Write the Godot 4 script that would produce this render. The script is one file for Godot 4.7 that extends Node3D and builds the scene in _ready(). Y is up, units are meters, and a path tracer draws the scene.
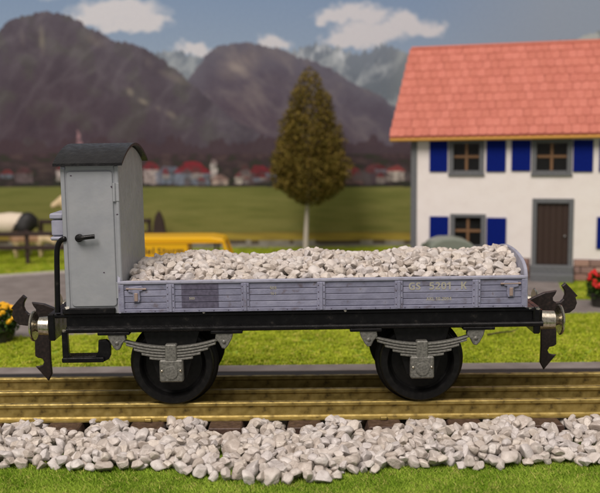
extends Node3D
# A model railway close-up, built at its real size: lengths below are in millimetres and K turns them into metres.
const K := 0.001
const GROUND := -9.0
const RAIL := 0.5
var M := {}
var rng := RandomNumberGenerator.new()
var taken := {}

# ------------------------------------------------------------------ materials
func noise_tex(freq: float, seed_n: int, ramp: Array, size := 512, octaves := 4, kind := FastNoiseLite.TYPE_SIMPLEX_SMOOTH) -> NoiseTexture2D:
	var n := FastNoiseLite.new()
	n.noise_type = kind
	n.frequency = freq
	n.seed = seed_n
	n.fractal_octaves = octaves
	var t := NoiseTexture2D.new()
	t.width = size
	t.height = size
	t.seamless = true
	t.noise = n
	var g := Gradient.new()
	var offs := PackedFloat32Array()
	var cols := PackedColorArray()
	for r in ramp:
		offs.append(r[0])
		cols.append(r[1])
	g.offsets = offs
	g.colors = cols
	t.color_ramp = g
	return t

func grey(v: float) -> Color:
	return Color(v, v, v)

func rgb8(r: int, g: int, b: int) -> Color:
	return Color(r / 255.0, g / 255.0, b / 255.0)

func mat(called: String, c: Color, rough := 0.6, metal := 0.0) -> StandardMaterial3D:
	var m := StandardMaterial3D.new()
	m.resource_name = called
	m.albedo_color = c
	m.roughness = rough
	m.metallic = metal
	M[called] = m
	return m

# colour grain from a noise ramp, laid in world space; period in millimetres
func grain(m: StandardMaterial3D, tex: Texture2D, period: float, rough_tex: Texture2D = null, bump_tex: Texture2D = null, bump_mm := 0.0) -> StandardMaterial3D:
	m.uv1_triplanar = true
	m.uv1_world_triplanar = true
	m.uv1_scale = Vector3.ONE * (1000.0 / period)
	m.albedo_texture = tex
	if rough_tex:
		m.roughness = 1.0
		m.roughness_texture = rough_tex
	if bump_tex:
		m.heightmap_enabled = true
		m.heightmap_texture = bump_tex
		m.heightmap_scale = bump_mm * 0.1
	return m

func make_materials() -> void:
	var plain_bump := noise_tex(0.03, 5, [[0.0, grey(0)], [1.0, grey(1)]])
	var fine_bump := noise_tex(0.09, 6, [[0.0, grey(0)], [1.0, grey(1)]])
	grain(mat("black_enamel", Color.WHITE), noise_tex(0.02, 11, [[0.0, rgb8(10, 10, 11)], [0.6, rgb8(17, 17, 18)], [0.8, rgb8(23, 23, 23)], [0.95, rgb8(52, 49, 46)]]), 45.0,
		noise_tex(0.025, 12, [[0.2, grey(0.16)], [0.8, grey(0.36)]]), fine_bump, 0.03).metallic_specular = 0.32
	grain(mat("wheel_black", Color.WHITE), noise_tex(0.03, 13, [[0.0, rgb8(13, 13, 14)], [0.6, rgb8(21, 21, 21)], [1.0, rgb8(34, 32, 30)]]), 30.0,
		noise_tex(0.03, 14, [[0.2, grey(0.32)], [0.8, grey(0.55)]])).metallic_specular = 0.33
	grain(mat("cab_grey", Color.WHITE), noise_tex(0.012, 15, [[0.0, rgb8(143, 147, 152)], [0.5, rgb8(149, 153, 157)], [1.0, rgb8(155, 158, 161)]]), 60.0,
		noise_tex(0.03, 16, [[0.2, grey(0.34)], [0.8, grey(0.5)]]), plain_bump, 0.05)
	grain(mat("roof_dark", Color.WHITE), noise_tex(0.02, 17, [[0.0, rgb8(21, 21, 22)], [0.6, rgb8(29, 29, 30)], [1.0, rgb8(44, 43, 42)]]), 40.0,
		noise_tex(0.03, 18, [[0.2, grey(0.32)], [0.8, grey(0.5)]]), fine_bump, 0.08).metallic_specular = 0.35
	for v in 4:
		var d := [0, -8, 6, -3][v] as int
		grain(mat("lilac_%d" % v, Color.WHITE), noise_tex(0.016, 20 + v, [[0.0, rgb8(104 + d, 97 + d, 107 + d)], [0.28, rgb8(125 + d, 127 + d, 147 + d)], [0.6, rgb8(134 + d, 136 + d, 157 + d)], [0.86, rgb8(142 + d, 144 + d, 163 + d)], [1.0, rgb8(112 + d, 102 + d, 108 + d)]], 512, 5), 34.0 + 7.0 * v,
			noise_tex(0.04, 25, [[0.2, grey(0.45)], [0.8, grey(0.65)]]), fine_bump, 0.05)
	grain(mat("lilac_edge", Color.WHITE), noise_tex(0.02, 28, [[0.0, rgb8(128, 125, 136)], [0.4, rgb8(148, 150, 166)], [1.0, rgb8(162, 163, 178)]]), 40.0)
	grain(mat("lilac_dark", Color.WHITE), noise_tex(0.03, 29, [[0.0, rgb8(68, 65, 80)], [0.5, rgb8(86, 83, 102)], [1.0, rgb8(104, 100, 118)]]), 24.0)
	mat("groove", rgb8(70, 60, 72), 0.8)
	mat("print_yellow", rgb8(166, 163, 148), 0.6)
	mat("latch_tan", rgb8(150, 132, 122), 0.5)
	grain(mat("nickel", Color.WHITE, 0.3, 1.0), noise_tex(0.03, 31, [[0.0, rgb8(150, 142, 126)], [0.5, rgb8(196, 190, 174)], [1.0, rgb8(214, 208, 194)]]), 20.0,
		noise_tex(0.05, 32, [[0.2, grey(0.2)], [0.8, grey(0.4)]]))
	grain(mat("coupler_iron", Color.WHITE, 0.4, 0.35), noise_tex(0.03, 33, [[0.0, rgb8(30, 24, 24)], [0.6, rgb8(46, 37, 36)], [1.0, rgb8(66, 52, 47)]]), 22.0,
		noise_tex(0.05, 34, [[0.2, grey(0.3)], [0.8, grey(0.55)]]))
	grain(mat("cast_grey", Color.WHITE, 0.45, 0.35), noise_tex(0.03, 35, [[0.0, rgb8(84, 84, 80)], [0.5, rgb8(116, 116, 110)], [1.0, rgb8(142, 141, 134)]]), 16.0,
		noise_tex(0.05, 36, [[0.2, grey(0.35)], [0.8, grey(0.6)]]), fine_bump, 0.06)
	grain(mat("brass", Color.WHITE, 0.35, 0.55), noise_tex(0.018, 37, [[0.06, rgb8(84, 71, 40)], [0.26, rgb8(144, 125, 68)], [0.6, rgb8(168, 148, 84)], [1.0, rgb8(184, 166, 108)]], 512, 5), 46.0,
		noise_tex(0.04, 38, [[0.2, grey(0.44)], [0.8, grey(0.68)]]))
	grain(mat("sleeper_brown", Color.WHITE), noise_tex(0.02, 39, [[0.0, rgb8(58, 43, 37)], [0.6, rgb8(82, 63, 54)], [1.0, rgb8(104, 84, 72)]]), 30.0,
		noise_tex(0.05, 40, [[0.2, grey(0.4)], [0.8, grey(0.65)]]))
	grain(mat("track_board", Color.WHITE), noise_tex(0.03, 41, [[0.0, rgb8(20, 18, 17)], [1.0, rgb8(38, 34, 31)]]), 40.0)
	for v in 6:
		var k: Array = [[200, 192, 184], [206, 200, 194], [192, 184, 176], [202, 193, 182], [197, 191, 187], [184, 174, 164]][v]
		var m := grain(mat("stone_%d" % v, Color.WHITE), noise_tex(0.02, 50 + v, [[0.0, rgb8(k[0] - 26, k[1] - 29, k[2] - 31)], [0.45, rgb8(k[0], k[1], k[2])], [1.0, rgb8(mini(k[0] + 16, 232), mini(k[1] + 16, 229), mini(k[2] + 16, 226))]], 256, 5), 13.0 + v,
			noise_tex(0.05, 57, [[0.2, grey(0.2)], [0.8, grey(0.46)]], 256), fine_bump, 0.12)
		m.metallic_specular = 0.5
	var g := mat("grass", Color.WHITE, 0.8)
	g.vertex_color_use_as_albedo = true
	g.backlight_enabled = true
	g.backlight = Color(0.25, 0.3, 0.08)
	g.metallic_specular = 0.2
	grain(mat("turf_base", Color.WHITE, 0.95), noise_tex(0.03, 60, [[0.0, rgb8(104, 132, 34)], [0.5, rgb8(132, 162, 46)], [1.0, rgb8(158, 182, 66)]], 512, 5), 60.0)
	grain(mat("road_grey", Color.WHITE, 0.85), noise_tex(0.015, 61, [[0.0, rgb8(112, 104, 100)], [0.5, rgb8(128, 120, 116)], [1.0, rgb8(140, 133, 129)]], 512, 5), 120.0, null, fine_bump, 0.08)
	grain(mat("kerb_pale", Color.WHITE, 0.8), noise_tex(0.03, 62, [[0.0, rgb8(168, 160, 154)], [1.0, rgb8(204, 198, 192)]]), 40.0)
	grain(mat("wall_white", Color.WHITE, 0.75), noise_tex(0.012, 63, [[0.0, rgb8(236, 229, 224)], [0.5, rgb8(242, 236, 231)], [1.0, rgb8(245, 240, 236)]]), 80.0, null, fine_bump, 0.1)
	grain(mat("trim_grey", Color.WHITE, 0.6), noise_tex(0.03, 64, [[0.0, rgb8(92, 95, 98)], [1.0, rgb8(114, 117, 119)]]), 30.0)
	grain(mat("shutter_blue", Color.WHITE, 0.7), noise_tex(0.03, 65, [[0.0, rgb8(0, 22, 104)], [1.0, rgb8(4, 32, 124)]]), 30.0).metallic_specular = 0.25
	mat("mullion_brown", rgb8(126, 94, 64), 0.5)
	grain(mat("door_brown", Color.WHITE, 0.5), noise_tex(0.03, 66, [[0.0, rgb8(48, 35, 29)], [1.0, rgb8(68, 49, 40)]]), 20.0)
	mat("card_brown", rgb8(112, 88, 68), 0.9)
	mat("painted_window_dark", rgb8(92, 98, 96), 0.12)  # opaque grey; the dimness behind car windows is put into the colour
	var glass := mat("glass", Color(0.5, 0.52, 0.52, 0.03), 0.05)
	glass.metallic_specular = 0.22
	glass.transparency = BaseMaterial3D.TRANSPARENCY_ALPHA
	for v in 4:
		var k: Array = [[202, 119, 100], [197, 114, 96], [205, 122, 104], [195, 113, 94]][v]
		grain(mat("roof_tile_%d" % v, Color.WHITE, 0.6), noise_tex(0.03, 70 + v, [[0.0, rgb8(k[0] - 12, k[1] - 12, k[2] - 12)], [1.0, rgb8(k[0] + 8, k[1] + 8, k[2] + 8)]], 256), 30.0)
	mat("fascia_yellow", rgb8(196, 146, 62), 0.6)
	for v in 4:
		var k: Array = [[172, 138, 124], [158, 124, 112], [184, 152, 138], [148, 120, 112]][v]
		grain(mat("brick_%d" % v, Color.WHITE, 0.8), noise_tex(0.04, 75 + v, [[0.0, rgb8(k[0] - 18, k[1] - 18, k[2] - 18)], [1.0, rgb8(k[0] + 12, k[1] + 12, k[2] + 12)]], 256), 12.0)
	mat("mortar", rgb8(104, 84, 78), 0.9)
	grain(mat("fence_brown", Color.WHITE, 0.6), noise_tex(0.03, 80, [[0.0, rgb8(46, 32, 30)], [1.0, rgb8(64, 45, 40)]]), 20.0)
	var hide := mat("hide", Color.WHITE, 0.6)
	hide.vertex_color_use_as_albedo = true
	mat("van_yellow", rgb8(232, 180, 22), 0.3)
	mat("rubber", rgb8(28, 27, 27), 0.7)
	mat("ink_black", rgb8(24, 20, 18), 0.6)
	mat("hub_grey", rgb8(150, 150, 148), 0.35, 0.6)
	mat("car_green_grey", rgb8(124, 132, 120), 0.32)
	mat("lamp_glass", rgb8(214, 210, 200), 0.2)
	mat("lamp_red", rgb8(150, 20, 16), 0.25)
	grain(mat("bark_pale", Color.WHITE, 0.8), noise_tex(0.05, 81, [[0.0, rgb8(104, 94, 82)], [0.3, rgb8(188, 178, 166)], [1.0, rgb8(206, 198, 188)]]), 22.0)
	var leaf := mat("leaf", Color.WHITE, 0.7)
	leaf.vertex_color_use_as_albedo = true
	leaf.backlight_enabled = true
	leaf.backlight = Color(0.2, 0.2, 0.08)
	leaf.metallic_specular = 0.25
	mat("petal_red", rgb8(206, 30, 26), 0.6)
	mat("petal_yellow", rgb8(238, 178, 20), 0.6)
	mat("tub_dark", rgb8(46, 44, 40), 0.5)

# ------------------------------------------------------------------ mesh helpers (millimetres)
func new_st(group := -1) -> SurfaceTool:
	var st := SurfaceTool.new()
	st.begin(Mesh.PRIMITIVE_TRIANGLES)
	st.set_smooth_group(group)
	return st

# corners counter-clockwise seen from outside
func tri(st: SurfaceTool, a: Vector3, b: Vector3, c: Vector3) -> void:
	st.add_vertex(a * K)
	st.add_vertex(c * K)
	st.add_vertex(b * K)

func quad(st: SurfaceTool, a: Vector3, b: Vector3, c: Vector3, d: Vector3) -> void:
	tri(st, a, b, c)
	tri(st, a, c, d)

# faces of a convex shape: turned away from its centre
func out_tri(st: SurfaceTool, o: Vector3, a: Vector3, b: Vector3, c: Vector3) -> void:
	if (b - a).cross(c - a).dot((a + b + c) / 3.0 - o) >= 0.0:
		tri(st, a, b, c)
	else:
		tri(st, a, c, b)

func out_quad(st: SurfaceTool, o: Vector3, a: Vector3, b: Vector3, c: Vector3, d: Vector3) -> void:
	out_tri(st, o, a, b, c)
	out_tri(st, o, a, c, d)

func box(st: SurfaceTool, lo: Vector3, hi: Vector3, ch := 0.0) -> void:
	var o := (lo + hi) / 2.0
	var h := (hi - lo) / 2.0
	ch = minf(ch, minf(h.x, minf(h.y, h.z)) * 0.9)
	for a in 3:
		var b := (a + 1) % 3
		var c := (a + 2) % 3
		for s in [-1.0, 1.0]:
			var p := []
			for q in [[-1, -1], [1, -1], [1, 1], [-1, 1]]:
				var v := Vector3()
				v[a] = s * h[a]
				v[b] = q[0] * (h[b] - ch)
				v[c] = q[1] * (h[c] - ch)
				p.append(o + v)
			out_quad(st, o, p[0], p[1], p[2], p[3])
			if ch > 0.0:
				for t in [-1.0, 1.0]:
					var e := []
					for r in [-1.0, 1.0]:
						var v := Vector3()
						v[a] = s * h[a]
						v[b] = t * (h[b] - ch)
						v[c] = r * (h[c] - ch)
						var w := v
						w[a] = s * (h[a] - ch)
						w[b] = t * h[b]
						e.append([o + v, o + w])
					out_quad(st, o, e[0][0], e[1][0], e[1][1], e[0][1])
	if ch > 0.0:
		for x in [-1.0, 1.0]:
			for y in [-1.0, 1.0]:
				for z in [-1.0, 1.0]:
					out_tri(st, o, o + Vector3(x * h.x, y * (h.y - ch), z * (h.z - ch)), o + Vector3(x * (h.x - ch), y * h.y, z * (h.z - ch)), o + Vector3(x * (h.x - ch), y * (h.y - ch), z * h.z))

# an outline in the plane of f's x and y axes, pushed from z0 to z1, edges eased by ch
func prism(st: SurfaceTool, outline: PackedVector2Array, z0: float, z1: float, f := Transform3D(), ch := 0.0) -> void:
	var pts := outline.duplicate()
	if Geometry2D.is_polygon_clockwise(pts):
		pts.reverse()
	var inner := pts
	if ch > 0.0:
		var n0 := pts.size()
		inner = PackedVector2Array()
		for i in n0:
			var d0 := (pts[i] - pts[(i + n0 - 1) % n0]).normalized()
			var d1 := (pts[(i + 1) % n0] - pts[i]).normalized()
			var nrm := (Vector2(-d0.y, d0.x) + Vector2(-d1.y, d1.x))
			nrm = nrm / maxf(nrm.length_squared() / 2.0, 0.6)
			inner.append(pts[i] + nrm * ch)
	var idx := Geometry2D.triangulate_polygon(inner)
	for i in range(0, idx.size(), 3):
		var a := inner[idx[i]]
		var b := inner[idx[i + 1]]
		var c := inner[idx[i + 2]]
		if (b - a).cross(c - a) < 0.0:
			var t := b
			b = c
			c = t
		tri(st, f * Vector3(a.x, a.y, z1), f * Vector3(b.x, b.y, z1), f * Vector3(c.x, c.y, z1))
		tri(st, f * Vector3(a.x, a.y, z0), f * Vector3(c.x, c.y, z0), f * Vector3(b.x, b.y, z0))
	var n := pts.size()
	for i in n:
		var j := (i + 1) % n
		var p := pts[i]
		var q := pts[j]
		quad(st, f * Vector3(p.x, p.y, z0 + ch), f * Vector3(q.x, q.y, z0 + ch), f * Vector3(q.x, q.y, z1 - ch), f * Vector3(p.x, p.y, z1 - ch))
		if ch > 0.0:
			var pi := inner[i]
			var qi := inner[j]
			quad(st, f * Vector3(p.x, p.y, z1 - ch), f * Vector3(q.x, q.y, z1 - ch), f * Vector3(qi.x, qi.y, z1), f * Vector3(pi.x, pi.y, z1))
			quad(st, f * Vector3(q.x, q.y, z0 + ch), f * Vector3(p.x, p.y, z0 + ch), f * Vector3(pi.x, pi.y, z0), f * Vector3(qi.x, qi.y, z0))

# profile of (radius, height) turned about f's y axis; each segment keeps its edges unless smooth
func lathe(st: SurfaceTool, profile: Array, sides := 32, f := Transform3D(), smooth := false) -> void:
	for i in profile.size() - 1:
		st.set_smooth_group(1 if smooth else i + 1)
		var p: Vector2 = profile[i]
		var q: Vector2 = profile[i + 1]
		for k in sides:
			var a := TAU * k / sides
			var b := TAU * (k + 1) / sides
			var p0 := f * Vector3(p.x * cos(a), p.y, p.x * sin(a))
			var p1 := f * Vector3(p.x * cos(b), p.y, p.x * sin(b))
			var q0 := f * Vector3(q.x * cos(a), q.y, q.x * sin(a))
			var q1 := f * Vector3(q.x * cos(b), q.y, q.x * sin(b))
			if p.x > 1e-6:
				tri(st, p0, q0, p1)
			if q.x > 1e-6:
				tri(st, p1, q0, q1)
	st.set_smooth_group(-1)

func tube(st: SurfaceTool, path: Array, r: float, sides := 10, r1 := -1.0) -> void:
	st.set_smooth_group(1)
	var rings := []
	var side := Vector3.ZERO
	for i in path.size():
		var d: Vector3 = (path[mini(i + 1, path.size() - 1)] - path[maxi(i - 1, 0)]).normalized()
		if side == Vector3.ZERO:
			side = d.cross(Vector3(0.3, 0.2, 0.93)).normalized()
		side = (side - d * side.dot(d)).normalized()
		var up := d.cross(side)
		var rr := r if r1 < 0.0 else lerpf(r, r1, float(i) / (path.size() - 1))
		var ring := []
		for k in sides:
			var a := TAU * k / sides
			ring.append(path[i] + (side * cos(a) + up * sin(a)) * rr)
		rings.append(ring)
	for i in path.size() - 1:
		for k in sides:
			var l := (k + 1) % sides
			quad(st, rings[i][k], rings[i][l], rings[i + 1][l], rings[i + 1][k])
	st.set_smooth_group(-1)
	for k in range(1, sides - 1):
		tri(st, rings[0][0], rings[0][k + 1], rings[0][k])
		var e: Array = rings[path.size() - 1]
		tri(st, e[0], e[k], e[k + 1])

func bend(pts: Array, steps := 6) -> Array:      # a smooth path through points
	var c := Curve3D.new()
	for i in pts.size():
		var t: Vector3 = (pts[mini(i + 1, pts.size() - 1)] - pts[maxi(i - 1, 0)]) / 6.0
		c.add_point(pts[i], -t, t)
	var out := []
	for i in pts.size() - 1:
		for k in steps:
			out.append(c.sample(i, float(k) / steps))
	out.append(pts[-1])
	return out

func arc2(c: Vector2, r: float, a0: float, a1: float, n: int) -> PackedVector2Array:
	var out := PackedVector2Array()
	for i in n + 1:
		var a := deg_to_rad(lerpf(a0, a1, float(i) / n))
		out.append(c + Vector2(cos(a), sin(a)) * r)
	return out

func rounded_rect(lo: Vector2, hi: Vector2, r: float, n := 4) -> PackedVector2Array:
	var out := PackedVector2Array()
	out.append_array(arc2(Vector2(hi.x - r, lo.y + r), r, -90, 0, n))
	out.append_array(arc2(Vector2(hi.x - r, hi.y - r), r, 0, 90, n))
	out.append_array(arc2(Vector2(lo.x + r, hi.y - r), r, 90, 180, n))
	out.append_array(arc2(Vector2(lo.x + r, lo.y + r), r, 180, 270, n))
	return out

func P(a: Array) -> PackedVector2Array:
	var out := PackedVector2Array()
	for i in range(0, a.size(), 2):
		out.append(Vector2(a[i], a[i + 1]))
	return out

func done(st: SurfaceTool, m: String) -> ArrayMesh:
	st.generate_normals()
	var mesh := st.commit()
	mesh.surface_set_material(0, M[m])
	return mesh

# ------------------------------------------------------------------ nodes
func numbered(called: String) -> String:
	var n: int = taken.get(called, 0)
	taken[called] = n + 1
	return called if n == 0 else "%s_%03d" % [called, n]

func hold(mesh: Mesh, called: String, parent: Node3D, at := Vector3.ZERO) -> MeshInstance3D:
	var o := MeshInstance3D.new()
	o.mesh = mesh
	o.name = numbered(called) if parent == self else called
	o.position = at * K
	parent.add_child(o, true)
	return o

func put(st: SurfaceTool, called: String, m: String, parent: Node3D = self, at := Vector3.ZERO) -> MeshInstance3D:
	return hold(done(st, m), called, parent, at)

func node(called: String, parent: Node3D = self, at := Vector3.ZERO, turn := 0.0) -> Node3D:
	var o := Node3D.new()
	o.name = numbered(called) if parent == self else called
	o.position = at * K
	o.rotation_degrees.y = turn
	parent.add_child(o, true)
	return o

func tag(o: Node3D, label: String, category: String, group := "") -> Node3D:
	o.set_meta("label", label)
	o.set_meta("category", category)
	if group:
		o.set_meta("group", group)
	return o

func structure(o: Node3D) -> Node3D:
	o.set_meta("kind", "structure")
	return o

func stuff(o: Node3D, label := "") -> Node3D:
	o.set_meta("kind", "stuff")
	if label:
		o.set_meta("label", label)
	return o

func one_box(called: String, m: String, parent: Node3D, lo: Vector3, hi: Vector3, ch := 0.0) -> MeshInstance3D:
	var st := new_st()
	box(st, lo, hi, ch)
	return put(st, called, m, parent)

# ------------------------------------------------------------------ camera and light
func setup_view() -> void:
	var cam := Camera3D.new()
	cam.name = "camera"
	add_child(cam)
	var lens := CameraAttributesPhysical.new()
	lens.frustum_focal_length = 45.18          # 29.7 degrees high
	lens.frustum_focus_distance = 0.287
	lens.exposure_aperture = 20.0
	lens.frustum_near = 0.01
	lens.frustum_far = 20.0
	cam.attributes = lens
	cam.fov = 29.75
	cam.near = 0.01
	cam.far = 20.0
	cam.position = Vector3(0, 86.0, 305.5) * K
	cam.rotation_degrees = Vector3(-7.0, 0, -0.55)
	cam.current = true
	var we := WorldEnvironment.new()
	we.name = "environment"
	var e := Environment.new()
	e.background_mode = Environment.BG_COLOR          # even fill light, standing in for bounce from the hall
	e.background_color = Color(0.66, 0.645, 0.635)
	e.background_energy_multiplier = 0.8
	e.tonemap_mode = Environment.TONE_MAPPER_LINEAR
	e.tonemap_exposure = 1.0
	e.sdfgi_enabled = true
	e.ssao_enabled = true
	e.ssil_enabled = true
	we.environment = e
	add_child(we)
	for d in [["ceiling_lamp", Vector3(-560, 1420, 1000), Vector3(0, 0, -120), Vector2(0.9, 0.55), 2.75], ["added_fill_light", Vector3(380, 1850, 760), Vector3(0, 0, -200), Vector2(1.8, 0.8), 1.3]]:  # second light is an added fill with no seen source
		var l := AreaLight3D.new()
		l.name = d[0]
		add_child(l)
		l.look_at_from_position(d[1] * K, d[2] * K, Vector3.RIGHT)
		l.area_size = d[3]
		l.light_energy = d[4]
		l.light_color = Color(1.0, 0.952, 0.925)
		l.area_range = 6.0
		l.shadow_enabled = true

# ------------------------------------------------------------------ the printed backdrop
func ridge(pts: Array, x: float) -> float:
	for i in range(0, pts.size() - 2, 2):
		if x <= pts[i + 2]:
			var t: float = clampf((x - pts[i]) / (pts[i + 2] - pts[i]), 0, 1)
			return lerpf(pts[i + 1], pts[i + 3], t)
	return pts[-1]

func blob(x: float, y: float, cx: float, cy: float, rx: float, ry: float) -> float:
	var dx := (x - cx) / rx
	var dy := (y - cy) / ry
	return clampf(1.4 - sqrt(dx * dx + dy * dy) * 1.4, 0.0, 1.0)

func make_backdrop() -> void:
	var W := 1680
	var H := 588
	var x0 := -260.0
	var y0 := -136.0
	var sx := 1120.0 / W
	var sy := 392.0 / H
	var n := FastNoiseLite.new()
	n.seed = 3
	n.frequency = 0.012
	n.fractal_octaves = 5
	var n2 := FastNoiseLite.new()
	n2.seed = 9
	n2.frequency = 0.05
	n2.fractal_octaves = 3
	var rock := FastNoiseLite.new()
	rock.seed = 31
	rock.frequency = 0.022
	rock.fractal_type = FastNoiseLite.FRACTAL_RIDGED
	rock.fractal_octaves = 4
	var near_m := [-260, 60, -180, 30, -120, 44, -60, 66, -20, 46, 0, 28, 12, 17, 26, 10, 45, 8, 70, 9, 90, 22, 112, 35, 132, 38, 150, 46, 166, 56, 182, 68, 205, 92, 235, 118, 280, 142, 860, 150]
	var mid_m := [-260, 140, 120, 130, 170, 92, 190, 70, 206, 52, 224, 39, 250, 37, 272, 42, 296, 49, 322, 60, 352, 76, 392, 101, 420, 116, 520, 126, 640, 112, 720, 84, 800, 96, 860, 90]
	var far_m := [-260, 52, 0, 60, 150, 49, 176, 47, 205, 55, 262, 60, 292, 48, 310, 42, 326, 40, 338, 47, 348, 49, 364, 52, 386, 42, 402, 47, 450, 44, 520, 39, 560, 37, 576, 33, 586, 28, 594, 27, 606, 22, 640, 26, 720, 44, 860, 50]
	var clouds := [[120, 7, 50, 14], [98, 15, 30, 10], [150, 17, 28, 10], [128, 22, 30, 7], [60, -30, 90, 22], [332, 14, 20, 8], [362, 9, 30, 12], [372, 27, 40, 14], [404, 20, 28, 13], [426, 25, 18, 9], [346, 36, 26, 7], [275, 38, 18, 8], [330, -40, 120, 26], [196, 44, 20, 8], [560, -50, 120, 24], [700, 6, 60, 16], [-90, 0, 70, 18]]
	var sky_hi := rgb8(114, 138, 174)
	var sky_lo := rgb8(146, 163, 186)
	var cloud_c := rgb8(214, 209, 212)
	var houses := [   # x, roof top, eave, foot, half width, roof, wall
		[60, 160, 167, 178, 8, [120, 50, 58], [196, 182, 176]], [149, 158, 166, 181, 9, [126, 44, 52], [186, 170, 166]], [168, 163, 172, 181, 17, [110, 116, 134], [124, 132, 150]], [190, 158, 170, 182, 20, [142, 42, 52], [120, 126, 140]],
		[212, 156, 160, 176, 4, [150, 132, 130], [204, 192, 188]], [218, 172, 177, 182, 10, [150, 120, 112], [196, 172, 160]], [240, 168, 174, 181, 8, [120, 70, 76], [206, 194, 182]], [258, 162, 170, 180, 13, [128, 44, 54], [104, 84, 88]],
		[352, 164, 172, 181, 12, [150, 58, 62], [120, 92, 92]], [376, 160, 170, 181, 14, [112, 62, 66], [86, 72, 80]], [396, 162, 168, 178, 10, [160, 70, 70], [206, 192, 182]], [430, 162, 170, 181, 16, [140, 50, 58], [190, 176, 170]],
		[20, 164, 170, 180, 10, [92, 60, 64], [110, 96, 98]], [-40, 160, 170, 181, 16, [140, 52, 58], [180, 168, 162]], [-90, 163, 171, 181, 12, [130, 60, 62], [150, 140, 140]], [520, 160, 170, 181, 18, [146, 56, 60], [186, 176, 168]], [640, 162, 170, 181, 16, [140, 60, 64], [170, 160, 156]], [330, 168, 175, 182, 9, [126, 66, 68], [120, 104, 104]],
		[77, 126, 141, 146, 3, [168, 128, 132], [178, 150, 150]]]
	var hr := RandomNumberGenerator.new()
	hr.seed = 5
	for k in 90:
		var hx := hr.randf_range(-255, 855)
		var hy := hr.randf_range(166, 180)
		var hw := hr.randf_range(3, 9)
		var dull := hr.randf_range(0.75, 1.1)
		houses.append([hx, hy - hr.randf_range(4, 8), hy - hr.randf_range(0, 3), hy + hr.randf_range(2, 5), hw, [[int(118 * dull), int(52 * dull), int(56 * dull)], [int(92 * dull), 62, 62], [88, 82, 84]][hr.randi() % 3], [[int(150 * dull), int(138 * dull), int(132 * dull)], [96, 86, 88], [108, 112, 124]][hr.randi() % 3]])
	var img := Image.create(W, H, false, Image.FORMAT_RGB8)
	for j in H:
		for i in W:
			var x := x0 + (i + 0.5) * sx
			var y := y0 + (j + 0.5) * sy - (x - 300.0) * 0.0096
			var a := n.get_noise_2d(x * 1.7, y * 1.7)
			var c: Color
			if y < 150.0:
				var wob := a * 4.0 + n2.get_noise_2d(x * 3.0, 40.0) * 2.4 + n2.get_noise_2d(x * 8.0, 70.0) * 1.2
				var rk := rock.get_noise_2d(x * 1.1 + y * 0.55, y * 0.7)
				var rk2 := rock.get_noise_2d(x * 1.0 - y * 0.6 + 300.0, y * 0.8)
				var near := ridge(near_m, x) + wob
				if y > near:
					var t := clampf((y - near) / 110.0, 0, 1)
					var s := n.get_noise_2d(x * 2.2 + y * 0.8, y * 1.5)
					c = rgb8(90, 83, 93).lerp(rgb8(76, 63, 72), t)
					c = c.lerp(rgb8(128, 122, 126), clampf(rk * 0.55 - 0.12, 0, 0.42) * (1.0 - 0.45 * t))
					c = c.lerp(rgb8(52, 46, 54), clampf(-rk2 * 0.5 - 0.02, 0, 0.32))
					c = c.lerp(rgb8(84, 88, 74), clampf(a * 0.9, 0, 0.3))
					c = c.lerp(rgb8(122, 114, 122), clampf(s * 0.6 + a * 0.6 - 0.1, 0, 0.4) * (1.0 - 0.5 * t))
					c = c.lerp(rgb8(58, 50, 60), clampf(-s * 0.5 - a * 0.4 - 0.05, 0, 0.35))
					for p in [[98, 36, 12, 8, 0.5], [44, 34, 4, 20, 0.45], [130, 87, 5, 6, 0.6], [143, 97, 7, 4, 0.6], [158, 104, 4, 4, 0.5], [170, 110, 8, 5, 0.6], [172, 72, 22, 6, 0.35], [150, 58, 6, 8, 0.35], [25, 34, 4, 12, 0.25]]:
						c = c.lerp(rgb8(142, 132, 120), blob(x, y - (x - p[0]) * 0.4, p[0], p[1], p[2], p[3]) * p[4] * (0.8 + a))
				else:
					var mid := ridge(mid_m, x) + wob
					var far := ridge(far_m, x) + wob * 0.6 - absf(n2.get_noise_2d(x * 2.2, 15.0)) * 9.0 * (1.0 if x < 405.0 else 0.0)
					if y > mid:
						var s := n.get_noise_2d(x * 1.9 - y * 1.2, y * 1.6 + 200.0)
						c = rgb8(104, 100, 112).lerp(rgb8(88, 76, 88), clampf((y - mid) / 70.0, 0, 1))
						c = c.lerp(rgb8(138, 130, 128), clampf(rk2 * 0.55 - 0.12, 0, 0.42))
						c = c.lerp(rgb8(62, 56, 66), clampf(-rk * 0.5 - 0.02, 0, 0.3))
						c = c.lerp(rgb8(136, 124, 122), clampf(s * 0.7 - 0.06, 0, 0.35))
						c = c.lerp(rgb8(140, 129, 128), blob(x, y + (x - 240.0) * 0.25, 240, 60, 27, 18) * 0.7 * (0.7 + 2.0 * absf(s)))
						c = c.lerp(rgb8(70, 60, 74), clampf(-s * 0.6 - 0.05, 0, 0.3))
					elif y > far:
						var s := n.get_noise_2d(x * 4.0, y * 2.2 + 90.0)
						c = rgb8(124, 132, 144).lerp(rgb8(110, 118, 128), clampf((y - far) / 40.0, 0, 1))
						c = c.lerp(rgb8(206, 208, 212), clampf(s * 3.0 - 0.1, 0, 0.95) * blob(x, y, 330, 52, 46, 20))
						c = c.lerp(rgb8(176, 180, 184), clampf(rk * 1.3 - 0.2, 0, 0.65))
						c = c.lerp(rgb8(72, 80, 92), clampf(-rk2 * 1.0, 0, 0.55))
						if x > 572.0 and x < 640.0 and y < 38.0:
							c = c.lerp(rgb8(236, 232, 230), clampf(maxf(blob(x, y, 583, 34, 9, 4.5), blob(x, y, 592, 32, 8, 5.5)) * 2.0, 0, 1))
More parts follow.
